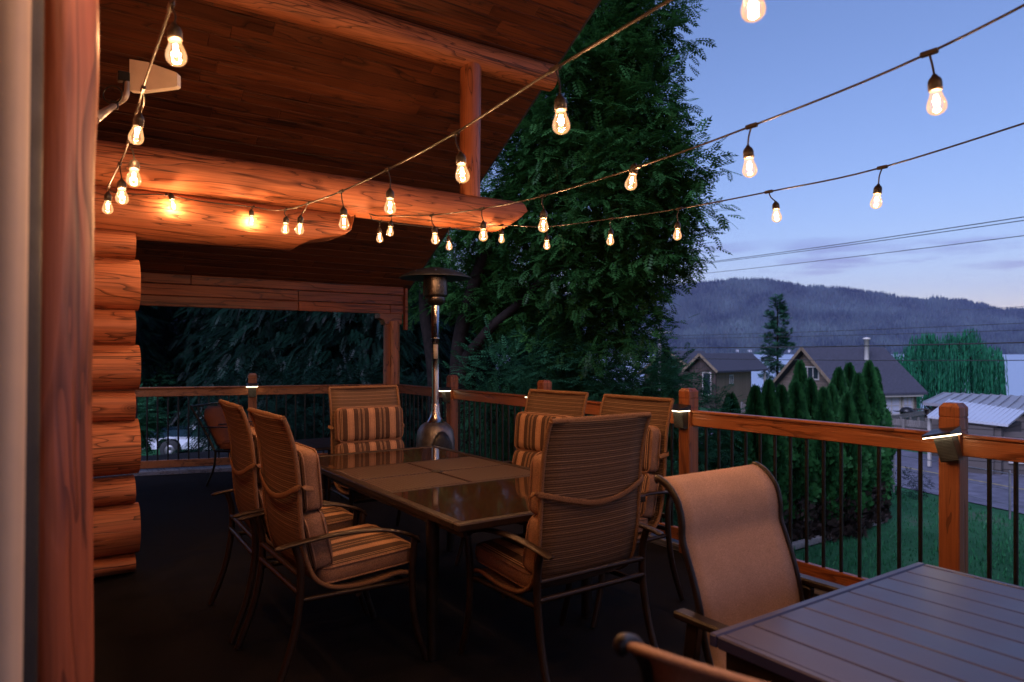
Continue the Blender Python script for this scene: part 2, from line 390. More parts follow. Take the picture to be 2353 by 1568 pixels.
def weave_mat():
    m, t, b = new_mat('woven_wicker'); tc = nd(t, 'ShaderNodeTexCoord').outputs['Object']
    s = nd(t, 'ShaderNodeSeparateXYZ', {0: tc}); k = 2 * math.pi / .05
    a = mth(t, 'SINE', mth(t, 'MULTIPLY', mth(t, 'ADD', s.outputs[0], s.outputs[1]), k)); c = mth(t, 'SINE', mth(t, 'MULTIPLY', mth(t, 'SUBTRACT', s.outputs[0], s.outputs[1]), k))
    w = mrange(t, mth(t, 'MULTIPLY', a, c), -.6, .6)
    col = mixc(t, w, (.014, .007, .005), (.10, .05, .03)); t.links.new(col, b.inputs['Base Color']); b.inputs['Roughness'].default_value = .42
    t.links.new(nd(t, 'ShaderNodeBump', {'Height': w, 'Strength': .9, 'Distance': .006}).outputs[0], b.inputs['Normal']); return m
wicker = weave_mat()
table_glass = plain('brown_table_glass', (.04, .021, .013), .05, var=.1, bump=.0, spec=.55)
slat_paint = plain('grey_slat_paint', (.036, .044, .125), .33, var=.10, scale=6, bump=.05, bs=200, spec=.5)
lamp_dark = plain('lamp_housing', (.05, .045, .04), .4, .5, var=.2)
steel = plain('stainless_steel', (.72, .71, .70), .24, 1.0, var=.08, bump=.02)
hood_metal = plain('hood_aluminium', (.10, .115, .14), .42, .55, var=.2, bump=.1, bs=30)
tank_metal = plain('hammered_metal', (.22, .21, .21), .38, .7, var=.3, bump=.5, bs=160)
grille = plain('burner_grille', (.10, .09, .09), .3, .9, var=.3, scale=60)
label_paper = plain('sticker', (.5, .47, .42), .7, var=.15, scale=90)
white_plastic = plain('white_plastic', (.62, .58, .52), .45, var=.06, bump=.06)
grey_pole = plain('grey_galvanised', (.35, .34, .35), .4, .8, var=.15)
def glow(name, c, s, sampling='NONE'):
    m = bpy.data.materials.new(name); m.use_nodes = True; t = m.node_tree; t.nodes.clear()
    e = nd(t, 'ShaderNodeEmission', {0: c4(c), 1: s}); o = nd(t, 'ShaderNodeOutputMaterial', {0: e.outputs[0]})
    m.cycles.emission_sampling = sampling; return m
filament_mat = glow('hot_filament', (1, .62, .30), 12.0)
led_mat = glow('led_strip', (1, .80, .52), 2.3, 'FRONT_BACK')
def bulb_mat():
    m = bpy.data.materials.new('bulb_glass'); m.use_nodes = True; t = m.node_tree; t.nodes.clear()
    lw = nd(t, 'ShaderNodeLayerWeight', {0: .35})
    tr = nd(t, 'ShaderNodeBsdfTransparent', {0: (1, .93, .82, 1)}); gl = nd(t, 'ShaderNodeBsdfGlossy', {0: (1, .95, .9, 1), 1: .05})
    em = nd(t, 'ShaderNodeEmission', {0: (1, .52, .22, 1), 1: .075})
    mx = nd(t, 'ShaderNodeMixShader', {0: mth(t, 'MULTIPLY', lw.outputs['Fresnel'], .6), 1: tr.outputs[0], 2: gl.outputs[0]})
    ad = nd(t, 'ShaderNodeAddShader', {0: mx.outputs[0], 1: em.outputs[0]})
    nd(t, 'ShaderNodeOutputMaterial', {0: ad.outputs[0]}); m.cycles.emission_sampling = 'NONE'; return m
bulb_glass = bulb_mat()
cable_mat = plain('black_cable', (.03, .024, .02), .4, var=.3, bump=.2)
def leaf_mat(name, a, b_, tr=.3):
    m = bpy.data.materials.new(name); m.use_nodes = True; t = m.node_tree; t.nodes.clear()
    rv = nd(t, 'ShaderNodeAttribute', attribute_name='rnd').outputs['Fac']
    col = mixc(t, rv, a, b_)
    d = nd(t, 'ShaderNodeBsdfDiffuse', {0: col}); q = nd(t, 'ShaderNodeBsdfTranslucent', {0: col}); g = nd(t, 'ShaderNodeBsdfGlossy', {0: (1, 1, 1, 1), 1: .45})
    mx = nd(t, 'ShaderNodeMixShader', {0: tr, 1: d.outputs[0], 2: q.outputs[0]}); m2 = nd(t, 'ShaderNodeMixShader', {0: .012, 1: mx.outputs[0], 2: g.outputs[0]})
    nd(t, 'ShaderNodeOutputMaterial', {0: m2.outputs[0]}); return m
leaf_ash = leaf_mat('ash_leaf', (.008, .040, .009), (.045, .15, .034)); leaf_shrub = leaf_mat('shrub_leaf', (.018, .085, .045), (.055, .2, .085))
leaf_hedge = leaf_mat('hedge_leaf', (.006, .042, .013), (.036, .155, .042), .15); leaf_willow = leaf_mat('willow_leaf', (.008, .075, .04), (.03, .24, .11))
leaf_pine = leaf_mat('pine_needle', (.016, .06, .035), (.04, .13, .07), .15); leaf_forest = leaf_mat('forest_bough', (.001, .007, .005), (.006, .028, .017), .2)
hill_tree = leaf_mat('hill_forest', (.006, .012, .012), (.085, .125, .115), .0)
bark = plain('bark', (.012, .009, .008), .95, var=.5, scale=14, bump=1.0, bs=40, spec=.08)
# ------------------------------------------------------------------ log cabin
def log(p0, p1, ry, rz, seed, clamp=None, n=26, seg=26, taper=0.0):
    rr = random.Random(seed); p0, p1 = V(p0), V(p1); T = (p1 - p0); L = T.length; T /= L
    up = V((0, 0, 1)) if abs(T.z) < .9 else V((0, 1, 0)); Sd = T.cross(up).normalized(); U = Sd.cross(T)
    ph = [rr.uniform(0, 6.28) for _ in range(6)]; b = MB(); vs = []
    for i in range(seg + 1):
        s = i / seg; x = s * L; tp = 1 - taper * s
        wob = V((0, 0, 0)) + Sd * .008 * math.sin(x * 1.3 + ph[0]) + U * .007 * math.sin(x * 1.7 + ph[1])
        for j in range(n):
            a = 2 * math.pi * j / n
            k = 1 + .022 * math.sin(3 * a + ph[2] + x * .8) + .018 * math.sin(2 * a + ph[3] - x * 1.1) + .012 * math.sin(5 * a + x * 2.3 + ph[4])
            p = p0 + T * x + wob + Sd * (math.cos(a) * ry * k * tp) + U * (math.sin(a) * rz * k * tp)
            if clamp: p = clamp(p)
            vs.append(p)
    fs = [(i * n + j, i * n + (j + 1) % n, (i + 1) * n + (j + 1) % n, (i + 1) * n + j) for i in range(seg) for j in range(n)]
    b.add(vs, fs, None, 0, True)
    b.add(vs[:n], [tuple(range(n))]); b.add(vs[-n:], [tuple(range(n))])
    return b
cabin = thing('log_cabin', 'orange stained log cabin with stacked log corner and plank ceiling over the deck', 'log cabin', (0.2, 5.24, 0))
YB = 5.24
seams = [2.262, 2.06, 1.727, 1.49, 1.197, 1.0, .64, .457, .134, 0.0]
for i in range(9):
    a, b_ = seams[i + 1], seams[i]; h = (b_ - a) / 2; big = h > .13
    log((-.9, YB, (a + b_) / 2), (.535 + (.012 if big else -.012), YB, (a + b_) / 2), (.168 if big else .135), h + (.001 if i < 8 else 0), i + 3, seg=18).build('wall_log', log_x, cabin)
for i in range(13):                                                  # the wall running back to the doorway
    log((-.16, 1.75, .16 + i * .3), (-.16, YB - .15, .16 + i * .3), .13, .158, i + 40, seg=14).build('wall_log', log_y, cabin)
def cl_low(p):
    x = p.x
    pr = [(1.50, 2.10), (1.53, 2.17), (1.58, 2.235), (1.66, 2.28), (1.76, 2.305), (1.90, 2.335), (1.96, 2.37), (1.99, 2.42), (2.0, 2.50)]
    if x < 1.5: return p
    for (a, za), (b_, zb) in zip(pr, pr[1:]):
        if a <= x <= b_: z = za + (zb - za) * (x - a) / (b_ - a); return V((p.x, p.y, max(p.z, z)))
    return p
log((-1.2, YB, 2.365), (2.0, YB, 2.365), .165, .162, 71, cl_low, 36, 96).build('beam_log', log_x, cabin)
def cl_up(p):
    x = p.x; pr = [(3.30, 2.50), (3.36, 2.525), (3.44, 2.57), (3.52, 2.625), (3.58, 2.68), (3.63, 2.72)]
    if x < 3.3: return p
    for (a, za), (b_, zb) in zip(pr, pr[1:]):
        if a <= x <= b_ + .01: z = za + (zb - za) * (x - a) / (b_ - a); return V((p.x, p.y, max(p.z, z)))
    return p
log((-1.2, YB, 2.672), (3.63, YB, 2.672), .158, .15, 72, cl_up, 36, 110).build('beam_log', log_x, cabin)
log((3.12, YB, 2.80), (3.12, YB, 3.95), .092, .092, 73, None, 22, 16).build('king_post', log_z, cabin)
log((-1.2, YB, 4.045), (4.0, YB, 4.045), .125, .125, 74, None, 26, 26).build('purlin_log', log_x, cabin)
log((-1.2, 2.0, 5.95), (4.0, 2.0, 5.95), .14, .14, 75, None, 20, 16).build('ridge_log', log_x, cabin)
def roofz(y): return 2.30 + .59 * (8.43 - y)
cb = MB(); ys = math.hypot(1, .59); w = .118; yy = 8.47; row = 0       # tongue and groove planks, one mesh
th = math.atan(.59); Yd = V((0, -math.cos(th), math.sin(th))); Nn = V((0, math.sin(th), math.cos(th)))
O = V((0, 8.47, roofz(8.47)))
while row < 64:
    x = -1.3 + random.uniform(-1.0, 0)
    while x < 4.06:
        L = random.choice([.9, 1.4, 2.2, 3.0, 1.8]); x1 = min(x + L, 4.08)
        if 4.08 - x1 < .3: x1 = 4.08
        c = O + Yd * (row * w + w / 2) + V(((x + x1) / 2, 0, 0)) + Nn * (.012 + random.uniform(-.0012, .0012))
        M = Matrix(((1, 0, 0), (0, Yd.y, Nn.y), (0, Yd.z, Nn.z)))
        cb.box(c, (x1 - x - .0015, w - .004, .02), M, .0025, 0, max(.02, random.betavariate(1.6, 2.4)))
        x = x1
    row += 1
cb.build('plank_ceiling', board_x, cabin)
rb = MB(); RL = 64 * w; yr = 8.47 + Yd.y * RL; zr = O.z + Yd.z * RL
rb.prism([(8.56, roofz(8.56) + .035), (yr, zr + .03), (yr, zr + .16), (8.56, roofz(8.56) + .165)], (-1.6, 0, 0), (0, 1, 0), (0, 0, 1), (1, 0, 0), 5.72)
rb.prism([(yr - .004, zr + .03), (-3.0, zr - .6 * (yr + 3.0)), (-3.0, zr - .6 * (yr + 3.0) + .13), (yr - .004, zr + .16)], (-1.6, 0, 0), (0, 1, 0), (0, 0, 1), (1, 0, 0), 5.72)
rb.build('roof', shingle, cabin)
gw = MB(); gw.prism([(8.5, -2.4), (8.5, roofz(8.5) - .02), (yr, zr - .05), (-2.9, zr - .6 * (yr + 2.9) - .05), (-2.9, -2.4)], (-1.55, 0, 0), (0, 1, 0), (0, 0, 1), (1, 0, 0), .16); gw.build('gable_wall', log_y, cabin)  # unseen wall, added to keep the sun lamp off the deck
fb = MB()
for i, (z0, z1) in enumerate(((2.205, 2.31), (2.075, 2.20), (1.955, 2.07))):
    x = -1.2
    while x < 3.98:
        x1 = min(x + random.choice([1.2, 1.9, 2.6]), 3.99)
        fb.box(((x + x1) / 2, 8.43 + (.02 if i == 1 else 0.012 * (i == 2)), (z0 + z1) / 2), (x1 - x - .003, .035, z1 - z0), None, .006, 0, max(.05, random.random() * .8)); x = x1
fb.build('fascia_board', fascia_x, cabin)
MB().box((4.015, 8.42, 2.02), (.04, .07, .55), None, .004, 0, .45).build('end_trim', fascia_x, cabin)
log((3.86, 8.52, -.05), (3.86, 8.52, 1.86), .108, .108, 80, None, 24, 18).build('corner_post', log_z, cabin)
MB().prism([(-.20, 1.953), (-.20, 1.90), (-.14, 1.875), (-.115, 1.82), (.115, 1.82), (.115, 1.953)], (3.86, 8.44, 0), (1, 0, 0), (0, 0, 1), (0, 1, 0), .16).build('post_bracket', rail_x, cabin)
# doorway right beside the camera: cream frame, dark seal, rough log post
def lean(c, w, dp, z0, z1, leanx, mat_, name, b=.004, seg=1, wob=0.0):
    bm_ = MB(); G = 40; vs = []; prof = []
    n = 20
    for j in range(n):
        a = 2 * math.pi * (j + .5) / n; ca, sa = math.cos(a), math.sin(a)
        k = (abs(ca) ** 5 + abs(sa) ** 5) ** (-1 / 5.0); prof.append((ca * k, sa * k))
    for i in range(G + 1):
        z = z0 + (z1 - z0) * i / G; l = leanx * (z - EYE)
        for (a, b2) in prof:
            e = wob * (math.sin(z * 5.1 + a * 3) * .5 + math.sin(z * 11.0 + b2 * 4 + a) * .35 + math.sin(z * 2.2 + 1) * .5)
            vs.append(W(c[0] + b2 * dp / 2 * (1 + e), c[1] + l + a * w / 2 + wob * .02 * math.sin(z * 7 + 1.3) + wob * .012 * math.sin(z * 17) * (a > .5), z))
    fs = [(i * n + j, i * n + (j + 1) % n, (i + 1) * n + (j + 1) % n, (i + 1) * n + j) for i in range(G) for j in range(n)]
    bm_.add(vs, fs, None, 0, True); bm_.add(vs[:n], [tuple(range(n))]); bm_.add(vs[-n:], [tuple(range(n))])
    return bm_.build(name, mat_, cabin)
lean((1.20, -.792), .090, .13, -.03, 3.0, .012, post_z, 'door_post', wob=.11)
lean((1.02, -.724), .044, .05, -.03, 3.0, .010, gasket, 'door_seal')
lean((.93, -.728), .14, .06, -.03, 3.0, .013, cream, 'door_frame')

# ------------------------------------------------------------------ deck
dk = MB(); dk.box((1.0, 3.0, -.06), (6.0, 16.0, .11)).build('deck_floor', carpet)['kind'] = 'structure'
KS = MB(); KS.box((3.94, 3.1, .022), (.16, 11.0, .05), None, .004); tag(KS.build('deck_edge', grey_strip), kind='structure')
def railing(name, label, posts, ends, wmat, bal, hpost=1.19, shift=None):
    """posts: list of points on the deck; ends: the two ends of the rail line"""
    t = thing(name, label, 'railing', (posts[0][0], posts[0][1], 0)); A, B_ = V(ends[0]), V(ends[1]); D = (B_ - A).normalized(); Nrm = D.cross(V((0, 0, 1)))
    pts = sorted(posts, key=lambda p: (V((p[0], p[1], 0)) - A).dot(D)); M = Matrix((D, -Nrm, V((0, 0, 1)))).transposed()
    for p in pts:
        b = MB(); h = .05; c = V((p[0], p[1], 0))
        b.box(c + V((0, 0, .5)), (.1, .1, 1.1), M, .004)
        b.box(c + V((0, 0, 1.0525)), (.095, .095, .005), M); b.box(c + V((0, 0, 1.085)), (.1, .1, .06), M, .003); b.box(c + V((0, 0, 1.1175)), (.095, .095, .005), M)
        b.box(c + V((0, 0, 1.145)), (.1, .1, .05), M, .003)
        tp = [M @ V((sx_ * .048, sy_ * .048, 0)) + c + V((0, 0, 1.1695)) for sx_, sy_ in ((-1, -1), (1, -1), (1, 1), (-1, 1))] + [M @ V((sx_ * .033, sy_ * .033, 0)) + c + V((0, 0, 1.19)) for sx_, sy_ in ((-1, -1), (1, -1), (1, 1), (-1, 1))]
        b.add(tp, [(3, 2, 1, 0), (4, 5, 6, 7)] + [(i_, (i_ + 1) % 4, 4 + (i_ + 1) % 4, 4 + i_) for i_ in range(4)]); b.build('post', rail_z, t)
    cuts = [A] + [V((p[0], p[1], 0)) for p in pts] + [B_]
    tr, br = [], []
    for i in range(len(cuts) - 1):
        a = cuts[i] + D * (.051 if i else 0); c = cuts[i + 1] - D * (.051 if i < len(cuts) - 2 else 0)
        if (c - a).length < .12: continue
        b = MB(); b.bar(a + V((0, 0, .968)), c + V((0, 0, .968)), .04, .092, .004)
        b.bar(a + V((0, 0, 1.024)), c + V((0, 0, 1.024)), .062, .02, .006); b.build('top_rail', wmat, t)
        b = MB(); b.bar(a + V((0, 0, .115)), c + V((0, 0, .115)), .04, .09, .004); b.build('bottom_rail', wmat, t)
        L = (c - a).length; n = max(1, round(L / bal) - 1)
        for j in range(n):
            q = a + D * (L * (j + 1) / (n + 1)); MB().tube([q + V((0, 0, .158)), q + V((0, 0, .925))], .0105, 8).build('baluster', black_metal, t)
    return t
XR = 3.9
railing('deck_railing', 'stained wood railing with black balusters along the lake side of the deck', [(XR, y) for y in (1.69, 3.46, 5.2, 6.95)],
        [(XR, 8.40, 0), (XR, -1.2, 0)], rail_y, .1125)
A0, A1 = V((3.78, 8.50, 0)), V((.2, 9.54, 0)); dl = (A1 - A0).normalized()
pk = [A0 + dl * s for s in (1.65,)]
railing('deck_railing', 'stained wood railing with black balusters across the far end of the deck', [(p.x, p.y) for p in pk], [A0, A1], rail_x, .1125)
b = MB(); b.bar(A0 + V((0, 0, .022)) + dl * .3, A1 + V((0, 0, .022)), .2, .05, .004); b.build('deck_edge', grey_strip)['kind'] = 'structure'
def post_light(loc, rotz, tilt, label):                                # local: wall side at y=0, front towards -y
    t = thing('solar_light', label, 'solar light', loc, rotz, 'solar lamps on the railing posts'); M = Matrix.Rotation(tilt, 3, 'Y')
    b = MB()
    b.prism([(0, .055), (-.125, .030), (-.125, .018), (0, .018)], M @ V((-.068, 0, 0)), (0, 1, 0), M @ V((0, 0, 1)), M @ V((1, 0, 0)), .136); b.build('solar_panel', black_metal, t, world=False)
    b = MB(); b.box(M @ V((0, -.066, .0148)), (.136, .118, .005), M, .002); b.build('light_strip', led_mat, t, world=False)
    b = MB(); b.prism([(0, .009), (-.062, .009), (-.045, -.115), (0, -.115)], M @ V((-.045, 0, 0)), (0, 1, 0), M @ V((0, 0, 1)), M @ V((1, 0, 0)), .09)
    for i in range(15):
        z = -.004 - i * .0074; b.box(M @ V((0, -.0625 + .017 * (-z / .115), z)), (.088, .006, .004), M, .001)
    b.build('lamp_body', lamp_dark, t, world=False); return t
SL = rad(-90)
post_light((XR - .051, 1.69, 1.01), SL, rad(-13), 'solar post lamp knocked crooked on the nearest railing post')
post_light((XR - .051, 3.46, 1.02), SL, rad(2), 'solar post lamp on the post just right of the high-back chairs')
post_light((XR - .051, 5.2, 1.02), SL, 0, 'solar post lamp half hidden behind the right-hand high-back chair')
post_light((XR - .051, 6.95, 1.0), SL, 0, 'solar post lamp just right of the patio heater pole')
ang = math.atan2(dl.y, dl.x) + math.pi
post_light((pk[0].x - .051 * math.sin(-ang) * 1, pk[0].y - .051 * math.cos(ang), 1.015), ang, 0, 'solar post lamp at the middle of the far end railing')

# ------------------------------------------------------------------ string lights
sock = MB(); sock.lathe([(0, .047), (.006, .046), (.009, .040), (.015, .034), (.0185, .026), (.0185, .0), (.0155, -.002), (0, -.002)], 14)
for z in (.006, .012, .018): sock.lathe([(.0185, z - .001), (.0198, z), (.0185, z + .001)], 14)
glass_prof = [(.0150, -.002), (.0158, -.008), (.0185, -.018), (.0232, -.030), (.0262, -.041), (.0266, -.049), (.0245, -.058), (.018, -.066), (.009, -.0705), (0, -.072)]
gl_ = MB(); gl_.lathe(glass_prof, 20)
fi = MB()
for a in range(2): fi.tube([V((.004 * (-1) ** a, 0, -.014)), V((.004 * (-1) ** a, 0, -.044))], .0022, 6)
for a in range(2): fi.tube([V((0, .004 * (-1) ** a, -.014)), V((0, .004 * (-1) ** a, -.044))], .0022, 6)
S0 = sock.build('socket', cable_mat); B0 = gl_.build('bulb', bulb_glass, S0, False); F0 = fi.build('filament', filament_mat, B0, False, recalc=True)
F0.parent = S0
ld = bpy.data.lights.new('bulb_light', 'POINT'); ld.energy = BULB_W; ld.color = (1, .51, .24); ld.shadow_soft_size = .012
used = [False]
def hang(root, J, Bc, cable):
    """J: joint on the cable, Bc: centre of the glass"""
    d = (J - Bc); a = (d.normalized() * .4 + V((random.uniform(-.09, .09), random.uniform(-.09, .09), .6))).normalized()
    top = Bc + a * .038; q = V((0, 0, 1)).rotation_difference(a).to_euler()
    if not used[0]: s, kids = S0, [B0, F0]; used[0] = True
    else:
        s = S0.copy(); COL.objects.link(s); kids = []
        for k in (B0, F0):
            c = k.copy(); COL.objects.link(c); c.parent = s
    s.parent = root; s.location = top - root.location; s.rotation_euler = q
    L = bpy.data.objects.new('bulb_light', ld); COL.objects.link(L); L.parent = s; L.location = (0, 0, -.032)
    st = top + a * .045
    if (J - st).length > .015: cable.tube(crom([J, lerp(J, st, .45) + RT * random.uniform(-.01, .01) - a * .005, st], 4), .0032, 6)
    cable.box(J, (.014, .05, .016), None, .003)
def festoon(name, label, runs, wire):
    root = thing(name, label, 'string lights', wire[0]); cb_ = MB()
    for J, Bc in runs: hang(root, J, Bc, cb_)
    cb_.tube(crom(wire, 6), .0042, 6); cb_.build('cable', cable_mat, root); return root
XA, XC, XD, XE = .3, 1.3, 2.15, 3.3; YL = 5.055
pa = [((392, 15), (404, 123)), ((328, 205), (313, 312)), ((295, 328), (307, 410)), ((274, 378), (280, 453)), ((250, 427), (247, 478))]
ra = [(onX(*j, XA), onX(*b, XA)) for j, b in pa]
up = ra[0][0]; extra = [(up + V((0, -.62, .05)), up + V((0, -.62, -.07))), (up + V((0, -1.25, .12)), up + V((0, -1.25, 0)))]  # out-of-view bulbs, added up the string to light door post and frame
pl = [((381, 449), (398, 472)), ((581, 476), (578, 509))]
rl = [(onY(*j, YL), onY(*b, YL - .01)) for j, b in pl]
pc = [((656, 482), (655, 527)), ((707, 468), (688, 527)), ((784, 440), (790, 513)), ((890, 390), (896, 476)), ((1045.5, 306), (1062, 400)), ((1275, 158), (1289, 283))]
rc = [(onX(*j, XC), onX(*b, XC)) for j, b in pc]
e0 = onX(1730, 14, XC); rc.append((e0 + V((0, 0, .125)), e0)); rc.append((e0 + V((0, -.62, .18)), e0 + V((0, -.62, .06))))
wireA = [extra[1][0], extra[0][0]] + [r[0] for r in ra] + [onY(250, 440, YL - .02), onY(300, 446, YL), rl[0][0], onY(470, 464, YL), rl[1][0], onY(620, 483, YL)] + [r[0] for r in rc]
festoon('string_lights', 'string of glowing bulbs dropping at left to the logs then rising over the table', extra + ra + rl + rc, wireA)
pd = [((897, 496.5), (896, 533)), ((992, 494.5), (999.6, 550)), ((1107, 480), (1110, 541.6)), ((1245.7, 451), (1248, 519)), ((1463.6, 385), (1450, 420)), ((1726.5, 290), (1722, 387)), ((2134.5, 122), (2151.6, 238))]
rd_ = [(onX(*j, XD), onX(*b, XD)) for j, b in pd]
z = onX(2353, 8, XD); rd_.append((z + V((0, -.35, .07)), z + V((0, -.35, -.06))))
festoon('string_lights', 'string of glowing bulbs climbing from the upper log beam to the top right corner', rd_, [onY(848, 492, YL - .02), onX(870, 497, XD)] + [r[0] for r in rd_])
pe = [((873, 509), (872, 548)), ((1031, 525), (1031.5, 566)), ((1152, 518), (1152, 550))]
re_ = [(onY(*j, YL), onY(*b, YL)) for j, b in pe]
pe2 = [((1255, 521), (1256, 564)), ((1404, 503), (1402, 553)), ((1560, 480), (1556, 540)), ((1766, 441), (1784, 497)), ((2027, 385), (2013, 464))]
rf = [(onX(*j, XE), onX(*b, XE)) for j, b in pe2]
z = onX(2353, 300, XE); rf.append((z + V((0, -.3, .06)), z + V((0, -.3, -.06))))
festoon('string_lights', 'lowest string of small bulbs running past the tree along the lake side', re_ + rf, [onY(850, 496, YL - .02)] + [r[0] for r in re_] + [r[0] for r in rf])

# ------------------------------------------------------------------ panel antenna on the cabin wall
an = thing('panel_antenna', 'white wedge shaped antenna panel on a grey pipe arm under the ceiling', 'antenna', onX(215, 275, .12))
def A_(x, y, d=3.3): return P(x, y, d)
b = MB(); po = [(324, 148), (371, 156), (443, 182), (446, 186), (446, 215), (440, 219), (352, 230), (324, 228)]
po = [((x - 324) * .9 + 297, (y - 148) * .9 + 136) for x, y in po]
o = [A_(x, y) for x, y in po]; nrm = FW * .035; b.add(o + [p + nrm for p in o], [tuple(range(8)), tuple(range(15, 7, -1))] + [(i, (i + 1) % 8, 8 + (i + 1) % 8, 8 + i) for i in range(8)]); b.build('panel', white_plastic, an)
MB().tube(crom([an.location, A_(262, 243), A_(284, 228), A_(291, 212), A_(292, 172)], 5), .013, 10).build('mount_pipe', grey_pole, an)
MB().box(A_(283, 178), (.05, .05, .045), None, .004).build('clamp', black_metal, an); MB().box(A_(262, 242), (.035, .035, .035), None, .004).build('clamp', black_metal, an)
b = MB(); b.tube(crom([A_(297, 186), A_(286, 184), A_(283, 200), A_(283, 214)], 5), .004, 6)
ring = [A_(258 + 22 * math.cos(a), 218 + 20 * math.sin(a), 3.25) for a in [i * .42 for i in range(16)]]; b.tube(ring, .004, 6); b.build('antenna_cable', black_metal, an)
# ------------------------------------------------------------------ high-back dining chair (faces local +y)
SLP = [(-.325, 1.168), (-.305, 1.12), (-.278, 1.02), (-.262, .90), (-.255, .78), (-.245, .66), (-.225, .55), (-.185, .465), (-.11, .418), (0, .405), (.11, .412), (.20, .425), (.26, .415), (.285, .392)]
def profile(pts, n=5): return [p for p in crom([(0, a, b) for a, b in pts], n)]
def sling(prof, hw, t, bow=0.0, nu=7):
    G, U = [], []; L = 0; pv = None
    for p in prof:
        if pv is not None: L += (p - pv).length
        pv = p; row, ur = [], []
        for j in range(nu):
            x = -hw + 2 * hw * j / (nu - 1); k = 1 - (x / hw) ** 2
            row.append(V((x, p.y, p.z)) + V((0, -bow * k, -bow * .3 * k))); ur.append((x, L))
        G.append(row); U.append(ur)
    return MB().sheet(G, t, uv=U)
def make_dining():
    t = thing('dining_chair', 'chair', 'chair'); pr = profile(SLP)
    sling(pr, .282, .005, .018).build('sling', sling_brown, t, False)
    b = MB()
    for s in (-1, 1): b.tube([V((s * .285, p.y, p.z)) for p in pr], .0105, 8)
    b.tube([V((-.285, -.325, 1.168)), V((.285, -.325, 1.168))], .0125, 8); b.build('sling_binding', binding, t, False)
    for s in (-1, 1):
        MB().tube(crom([(s * .305, -.285, .635), (s * .305, -.262, .55), (s * .305, -.262, .40), (s * .308, -.30, .2), (s * .312, -.375, .0)], 6), [.0165] * 24 + [.0145], 10).build('leg', bronze, t, False)
        MB().tube(crom([(s * .315, .275, .592), (s * .312, .268, .52), (s * .308, .262, .40), (s * .308, .275, .2), (s * .312, .335, .0)], 6), [.0165] * 24 + [.0145], 10).build('leg', bronze, t, False)
        MB().tube(crom([(s * .318, -.37, .628), (s * .316, -.29, .64), (s * .314, -.1, .655), (s * .318, .1, .645), (s * .320, .24, .605), (s * .318, .292, .565)], 5), [.012] + [.025] * 24 + [.017], 10, ref=(0, 0, 1), flat=.36).build('armrest', bronze, t, False)
    b = MB(); b.tube([(-.30, -.262, .50), (.30, -.262, .50)], .013, 8); b.tube([(-.30, -.266, .425), (.30, -.266, .425)], .013, 8)
    b.tube([(-.30, .24, .375), (.30, .24, .375)], .012, 8); b.tube([(-.30, 0, .37), (.30, 0, .37)], .011, 8)
    for s in (-1, 1): b.tube([(s * .295, -.26, .39), (s * .295, .26, .385)], .012, 8)
    b.build('crossbar', bronze, t, False)
    R = lambda a: Matrix.Rotation(rad(a), 3, 'X')
    b = MB(); b.pillow((0, -.195, .885), (.545, .105, .275), R(5), .045, .22, mi_side=1); b.pillow((0, -.165, .622), (.545, .115, .265), R(13), .045, .22, mi_side=1)
    b.build('back_cushion', [stripe_cloth, tan_cloth], t, False)
    b = MB(); b.pillow((0, .075, .478), (.54, .105, .47), R(-86), .045, .24, mi_side=1); b.build('seat_cushion', [stripe_cloth, tan_cloth], t, False)
    b = MB(); b.tube(crom([(-.293, -.20, .85), (-.30, -.268, .862), (-.15, -.292, .825), (0, -.297, .80), (.16, -.292, .82), (.30, -.268, .872), (.293, -.20, .86)], 6), .014, 8, ref=(0, 1, 0), flat=.25); b.build('tie_strap', binding, t, False)
    return t
dc = make_dining(); first = [True]; GR = 'high-back chairs around the dining table'
def put_dining(x, y, rz, label):
    o = dc if first[0] else dup(dc); first[0] = False
    o.location = (x, y, 0); o.rotation_euler = (0, 0, rad(rz)); o['label'] = label; o['group'] = GR
put_dining(2.0, 2.58, 1, 'high-back striped sling chair seen from behind at the near end of the dining table')
put_dining(1.18, 3.26, -90, 'high-back chair nearest the log corner side, its striped seat cushion in full view')
put_dining(1.18, 3.96, -92, 'high-back chair with its back partly hidden behind the nearer left-hand chair')
put_dining(2.16, 5.0, 178, 'high-back chair at the far head of the table with striped cushion facing us')
put_dining(2.72, 3.86, 97, 'high-back chair on the lake side near the heater with striped back cushion showing')
put_dining(2.74, 3.12, 92, 'high-back chair on the lake side mostly hidden behind the near end chair')

# ------------------------------------------------------------------ dining table
dt = thing('dining_table', 'long brown patio dining table with two glossy glass ends and a woven middle', 'dining table', (2.02, 3.70, 0))
x0, x1, y0, y1 = 1.465, 2.565, 2.555, 4.845; H = .722
b = MB(); fw = .05
b.box(((x0 + x1) / 2, y0 + fw / 2, H - .018), (x1 - x0, fw, .036), None, .006); b.box(((x0 + x1) / 2, y1 - fw / 2, H - .018), (x1 - x0, fw, .036), None, .006)
for X in (x0 + fw / 2, x1 - fw / 2): b.box((X, (y0 + y1) / 2, H - .018), (fw, y1 - y0 - 2 * fw - .002, .036), None, .006)
ya, yb = 3.36, 4.20
for Y in (ya, yb): b.box(((x0 + x1) / 2, Y, H - .020), (x1 - x0 - 2 * fw - .002, .034, .034), None, .004)
b.bar((x0 + .09, y0 + .1, H - .065), (x0 + .09, y1 - .1, H - .065), .02, .05); b.bar((x1 - .09, y0 + .1, H - .065), (x1 - .09, y1 - .1, H - .065), .02, .05)
b.build('table_frame', bronze, dt)
for (a, c) in ((y0 + fw, ya - .017), (yb + .017, y1 - fw)):
    MB().box(((x0 + x1) / 2, (a + c) / 2, H - .009), (x1 - x0 - 2 * fw - .003, c - a - .003, .010), None, .002).build('glass_pane', table_glass, dt)
xm, ym = (x0 + x1) / 2, (ya + yb) / 2
